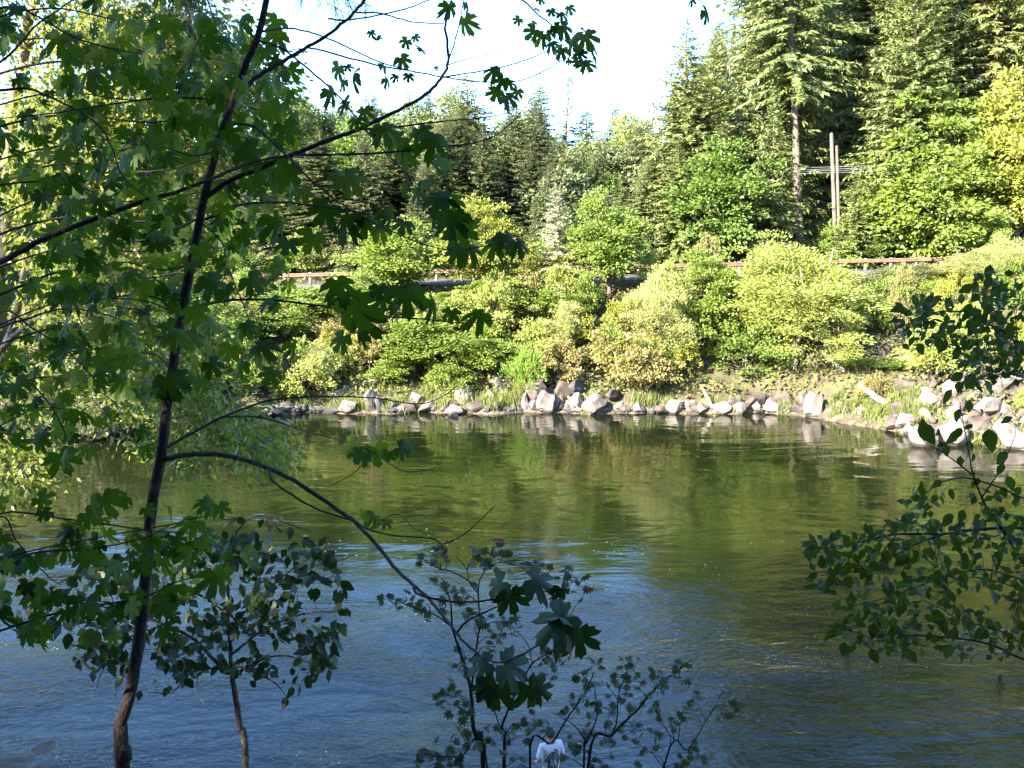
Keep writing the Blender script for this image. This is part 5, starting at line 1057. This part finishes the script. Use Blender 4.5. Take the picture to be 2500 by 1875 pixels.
for cu, cv, su, sv, n in LT_REG:
    for i in range(int(n * 2.7)):
        u, v = cu + gt.normal(0, su * .55), cv + gt.normal(0, sv * .6)
        if 55 < u < 150 and 55 < v < 150 and gt.random() < .8: continue
        if u > 690 or (u > 600 and v < 90) or (u > 560 and v < 0): continue
        _, b, j = lt.nearest(u, v); y = b['pts'][j][1] + gt.normal(0, 1.0); c = P(u, v, y)
        if np.linalg.norm(c - b['pts'][j]) < 2.5: tube(b['mb'], catmull([b['pts'][j], (b['pts'][j] + c) / 2 + [0, 0, .12], c], 3), .012, .004, 4)
        m = gt.integers(26, 44); off = gt.normal(0, 1, (m, 3)) * [.30, .30, .20]; pp = c + off
        tip = off * [1, 1, .5] + gt.normal(0, .25, (m, 3)) + [.1, 0, -.35]; nm = gt.normal(0, .45, (m, 3)) + [-.35, -.35, .75]; ln = gt.uniform(.09, .16, m)
        take = 1 if nl < 296 and gt.random() < .30 else 0
        for q in range(take): lt.leaf(b, NARROW, pp[q], tip[q], nm[q], ln[q] * 1.15, None, None, False); nl += 1
        kites(mbf, pp[take:], tip[take:], nm[take:], ln[take:], ln[take:] * .46, .42)
link('foliage', mbf.mesh('foliage', lt.base), lt.lm, lt.t, kind='stuff')
lt.finish()

# --- fir boughs hanging at the top of the view
fb = thing('fir_tree', 'near fir whose dark boughs hang in at the top of the view', 'fir tree', (-4.6, 6.6, float(terrain(-4.6, 6.6))))
base = np.array(fb.location[:]); mb = MB(); mbn = MB()
tube(mb, catmull([base + [0, 0, -.3], base + [.02, .05, 3], base + [.05, .1, 7], base + [.1, .1, 13]], 4), .16, .07, 10)
link('trunk', mb.mesh('trunk', base, True), M['bark_fir'], fb)
gn = np.random.default_rng(23)
for n_, (px, dep, ends) in enumerate([([(300, -200), (420, -90), (520, -30)], 6.8, [(430, 40), (460, 80), (500, 90), (530, 60), (540, 120), (490, 120), (410, 20)]), ([(500, -260), (700, -140), (830, -60)], 6.9, [(740, 10), (780, 20), (820, 40), (860, 30), (900, 22), (840, 55)])]):
    mb = MB(); st = base + [.05, .1, P(*px[0], dep)[2] - base[2] + .1]
    limb = catmull([st] + [P(u, v, dep) for u, v in px], 5); tube(mb, limb, .03, .01, 6)
    br = link('bough', mb.mesh('bough', base, True), M['bark'], fb); mbn = MB()
    for eu, ev in ends:
        a = limb[-1 - gn.integers(0, 6)]; e = P(eu, ev, dep + gn.normal(0, .2)); c = catmull([a, (a + e) / 2 + [0, 0, .06], e], 8); tube(mbn, c, .006, .002, 4)
        for sub in range(9):
            i = gn.integers(4, len(c)); d = unit(e - a) * .5 + gn.normal(0, .5, 3) + [0, 0, -.5]; L2 = gn.uniform(.08, .2); s_ = c[i - 1] + unit(d) * np.linspace(0, L2, 16)[:, None]; tube(mbn, [s_[0], s_[-1]], .002, .001, 3)
            m = 16 * 3; pp = np.repeat(s_, 3, 0); kites(mbn, pp, unit(d) * .7 + gn.normal(0, .7, (m, 3)), gn.normal(0, 1, (m, 3)), gn.uniform(.016, .028, m), np.full(m, .0035))
    link('needles', mbn.mesh('needles', base), M['fir_near'], br, kind='stuff')

# ------------------------------------------------------------------ the person at the water's edge
def skin_obj(name, joints, edges, mat, parent, sub=2, root=0):
    me = bpy.data.meshes.new(name); me.from_pydata([j[0] for j in joints], edges, []); o = link(name, me, None, parent)
    o.modifiers.new('skin', 'SKIN'); bpy.context.view_layer.update()
    sv = me.skin_vertices[0].data if me.skin_vertices else None
    if sv is None: return o
    for i, j in enumerate(joints): sv[i].radius = j[1] if isinstance(j[1], tuple) else (j[1], j[1]); sv[i].use_root = (i == root)
    m = o.modifiers.new('sub', 'SUBSURF'); m.levels = sub; m.render_levels = sub
    dg = bpy.context.evaluated_depsgraph_get(); new = bpy.data.meshes.new_from_object(o.evaluated_get(dg)); o.modifiers.clear(); o.data = new
    new.polygons.foreach_set('use_smooth', np.ones(len(new.polygons), bool)); new.materials.append(mat); return o
def shirt_mat():
    m, n, out = new_mat('shirt'); L = n.links.new
    tc = n.nodes.new('ShaderNodeTexCoord'); sx = n.nodes.new('ShaderNodeSeparateXYZ'); L(tc.outputs['Object'], sx.inputs[0])
    def mt(op, a, b):
        x = n.nodes.new('ShaderNodeMath'); x.operation = op
        for i, q in enumerate((a, b)):
            if isinstance(q, (int, float)): x.inputs[i].default_value = q
            else: L(q, x.inputs[i])
        return x.outputs[0]
    nz = n.nodes.new('ShaderNodeTexNoise'); nz.inputs['Scale'].default_value = 9; nz.inputs['Detail'].default_value = 5; L(tc.outputs['Object'], nz.inputs['Vector'])
    ex = mt('POWER', mt('DIVIDE', sx.outputs[0], .135), 2); ez = mt('POWER', mt('DIVIDE', mt('SUBTRACT', sx.outputs[2], 1.13), .17), 2)
    e = mt('ADD', mt('ADD', ex, ez), mt('MULTIPLY', mt('SUBTRACT', nz.outputs[0], .5), 1.6))
    ins = mt('LESS_THAN', e, 1.0); back = mt('LESS_THAN', sx.outputs[1], 0.0); msk = mt('MULTIPLY', ins, back)
    n2 = n.nodes.new('ShaderNodeTexNoise'); n2.inputs['Scale'].default_value = 26; n2.inputs['Detail'].default_value = 4
    mp_ = n.nodes.new('ShaderNodeMapping'); mp_.inputs['Scale'].default_value = (1.2, 1, .4); L(tc.outputs['Object'], mp_.inputs[0]); L(mp_.outputs[0], n2.inputs['Vector'])
    r = ramp(n, [(.4, (.03, .03, .035)), (.55, (.14, .13, .13)), (.66, (.6, .6, .6))]); L(n2.outputs[0], r.inputs[0])
    mx = n.nodes.new('ShaderNodeMix'); mx.data_type = 'RGBA'; L(msk, mx.inputs[0]); mx.inputs[6].default_value = (.62, .62, .64, 1); L(r.outputs[0], mx.inputs[7])
    p = n.nodes.new('ShaderNodeBsdfPrincipled'); p.inputs['Roughness'].default_value = .9; L(mx.outputs[2], p.inputs['Base Color'])
    b = n.nodes.new('ShaderNodeBump'); b.inputs['Strength'].default_value = .5; b.inputs['Distance'].default_value = .02; L(nz.outputs[0], b.inputs['Height']); L(b.outputs[0], p.inputs['Normal']); L(p.outputs[0], out.inputs[0]); return m
M['shirt'] = shirt_mat()
def build_person():
    top = P(1345, 1777, 16.5); x, y = float(top[0]), 16.5; z = float(terrain(x, y)); Hh = top[2] - z; s = Hh / 1.70
    t = thing('person', 'dark-haired person in a white printed t-shirt seen from behind at the water', 'person', (x, y, z)); t.scale = (s,) * 3; t.rotation_euler = (0, 0, math.radians(24))
    J, E = [], []
    def j(p, r): J.append((p, r)); return len(J) - 1
    def e(*a):
        for p, q in zip(a, a[1:]): E.append((p, q))
    pel = j((0, 0, .93), (.135, .10)); wa = j((0, .01, 1.06), (.12, .085)); ch = j((0, .0, 1.26), (.145, .095)); nb = j((0, -.005, 1.41), (.07, .06)); nk = j((0, .015, 1.475), .05); hd = j((0, .035, 1.56), (.072, .085)); ht = j((0, .03, 1.645), (.062, .075)); e(pel, wa, ch, nb, nk, hd, ht)
    for sg in (-1, 1):
        sh = j((sg * .165, 0, 1.375), .055); e(nb, sh)
        if sg < 0: el = j((-.255, -.03, 1.13), .041); wr = j((-.20, .15, 1.02), .028); pl = j((-.17, .21, 1.01), (.036, .018))
        else: el = j((.235, .02, 1.11), .041); wr = j((.235, .13, .90), .028); pl = j((.225, .165, .835), (.018, .036))
        e(sh, el, wr, pl)
        dirv = unit(np.array(J[pl][0]) - np.array(J[wr][0])); sd = unit(np.cross(dirv, [0, 0, 1])) if sg < 0 else np.array([0, .87, .3])
        for k_, (o_, ln) in enumerate([(-.03, .065), (-.01, .078), (.011, .072), (.03, .055)]):
            b0 = np.array(J[pl][0]) + dirv * .03 + sd * o_; a = j(tuple(b0), .0088); c = j(tuple(b0 + dirv * ln * .55 + [0, 0, -.008]), .0082); d = j(tuple(b0 + dirv * ln * .95 + [0, 0, -.026]), .0068); e(pl, a, c, d)
        b0 = np.array(J[wr][0]) + dirv * .03 - sd * .03; a = j(tuple(b0), .0105); c = j(tuple(b0 + dirv * .03 - sd * .026), .0092); d = j(tuple(b0 + dirv * .058 - sd * .034), .0075); e(wr, a, c, d)
        hp_ = j((sg * .09, 0, .86), .088); kn = j((sg * .10, .015, .48), .056); an = j((sg * .105, -.02, .085), .036); he = j((sg * .105, -.03, .035), .034); to = j((sg * .125, .15, .025), (.042, .022)); e(pel, hp_, kn, an, he, to)
    skin_obj('body', J, E, M['skin'], t)
    # shirt: torso and sleeves, a little larger than the body
    JS = [((0, .0, .86), (.185, .135)), ((0, .01, 1.04), (.175, .125)), ((0, 0, 1.26), (.182, .125)), ((0, -.005, 1.405), (.10, .08)), ((-.16, 0, 1.385), .075), ((-.225, -.02, 1.22), .07), ((-.24, -.025, 1.17), .066), ((.16, 0, 1.385), .075), ((.215, .01, 1.2), .068), ((.225, .015, 1.15), .064)]
    skin_obj('shirt', JS, [(0, 1), (1, 2), (2, 3), (3, 4), (4, 5), (5, 6), (3, 7), (7, 8), (8, 9)], M['shirt'], t)
    JT = [((0, 0, .92), (.155, .115)), ((-.09, 0, .84), .1), ((-.10, .012, .48), .075), ((-.105, -.018, .14), .062), ((.09, 0, .84), .1), ((.10, .012, .48), .075), ((.105, -.018, .14), .062)]
    skin_obj('trousers', JT, [(0, 1), (1, 2), (2, 3), (0, 4), (4, 5), (5, 6)], M['trousers'], t)
    JH = [((0, -.005, 1.50), (.055, .04)), ((0, .01, 1.57), (.086, .088)), ((0, .018, 1.64), (.082, .088)), ((0, .03, 1.675), (.05, .06))]
    skin_obj('hair', JH, [(0, 1), (1, 2), (2, 3)], M['hair'], t)
    import bmesh
    for nm, loc, sc_, mt_ in [('ear', (-.083, .035, 1.565), (.012, .02, .032), 'skin'), ('ear', (.083, .035, 1.565), (.012, .02, .032), 'skin'), ('nose', (0, .135, 1.555), (.014, .022, .026), 'skin'), ('eye', (-.032, .112, 1.585), (.014, .01, .009), 'foam'), ('eye', (.032, .112, 1.585), (.014, .01, .009), 'foam'), ('mouth', (0, .122, 1.51), (.026, .008, .007), 'skin')]:
        bm = bmesh.new(); bmesh.ops.create_uvsphere(bm, u_segments=10, v_segments=8, radius=1); me = bpy.data.meshes.new(nm); bm.to_mesh(me); bm.free(); o = link(nm, me, M[mt_], t); o.location = loc; o.scale = sc_
build_person()
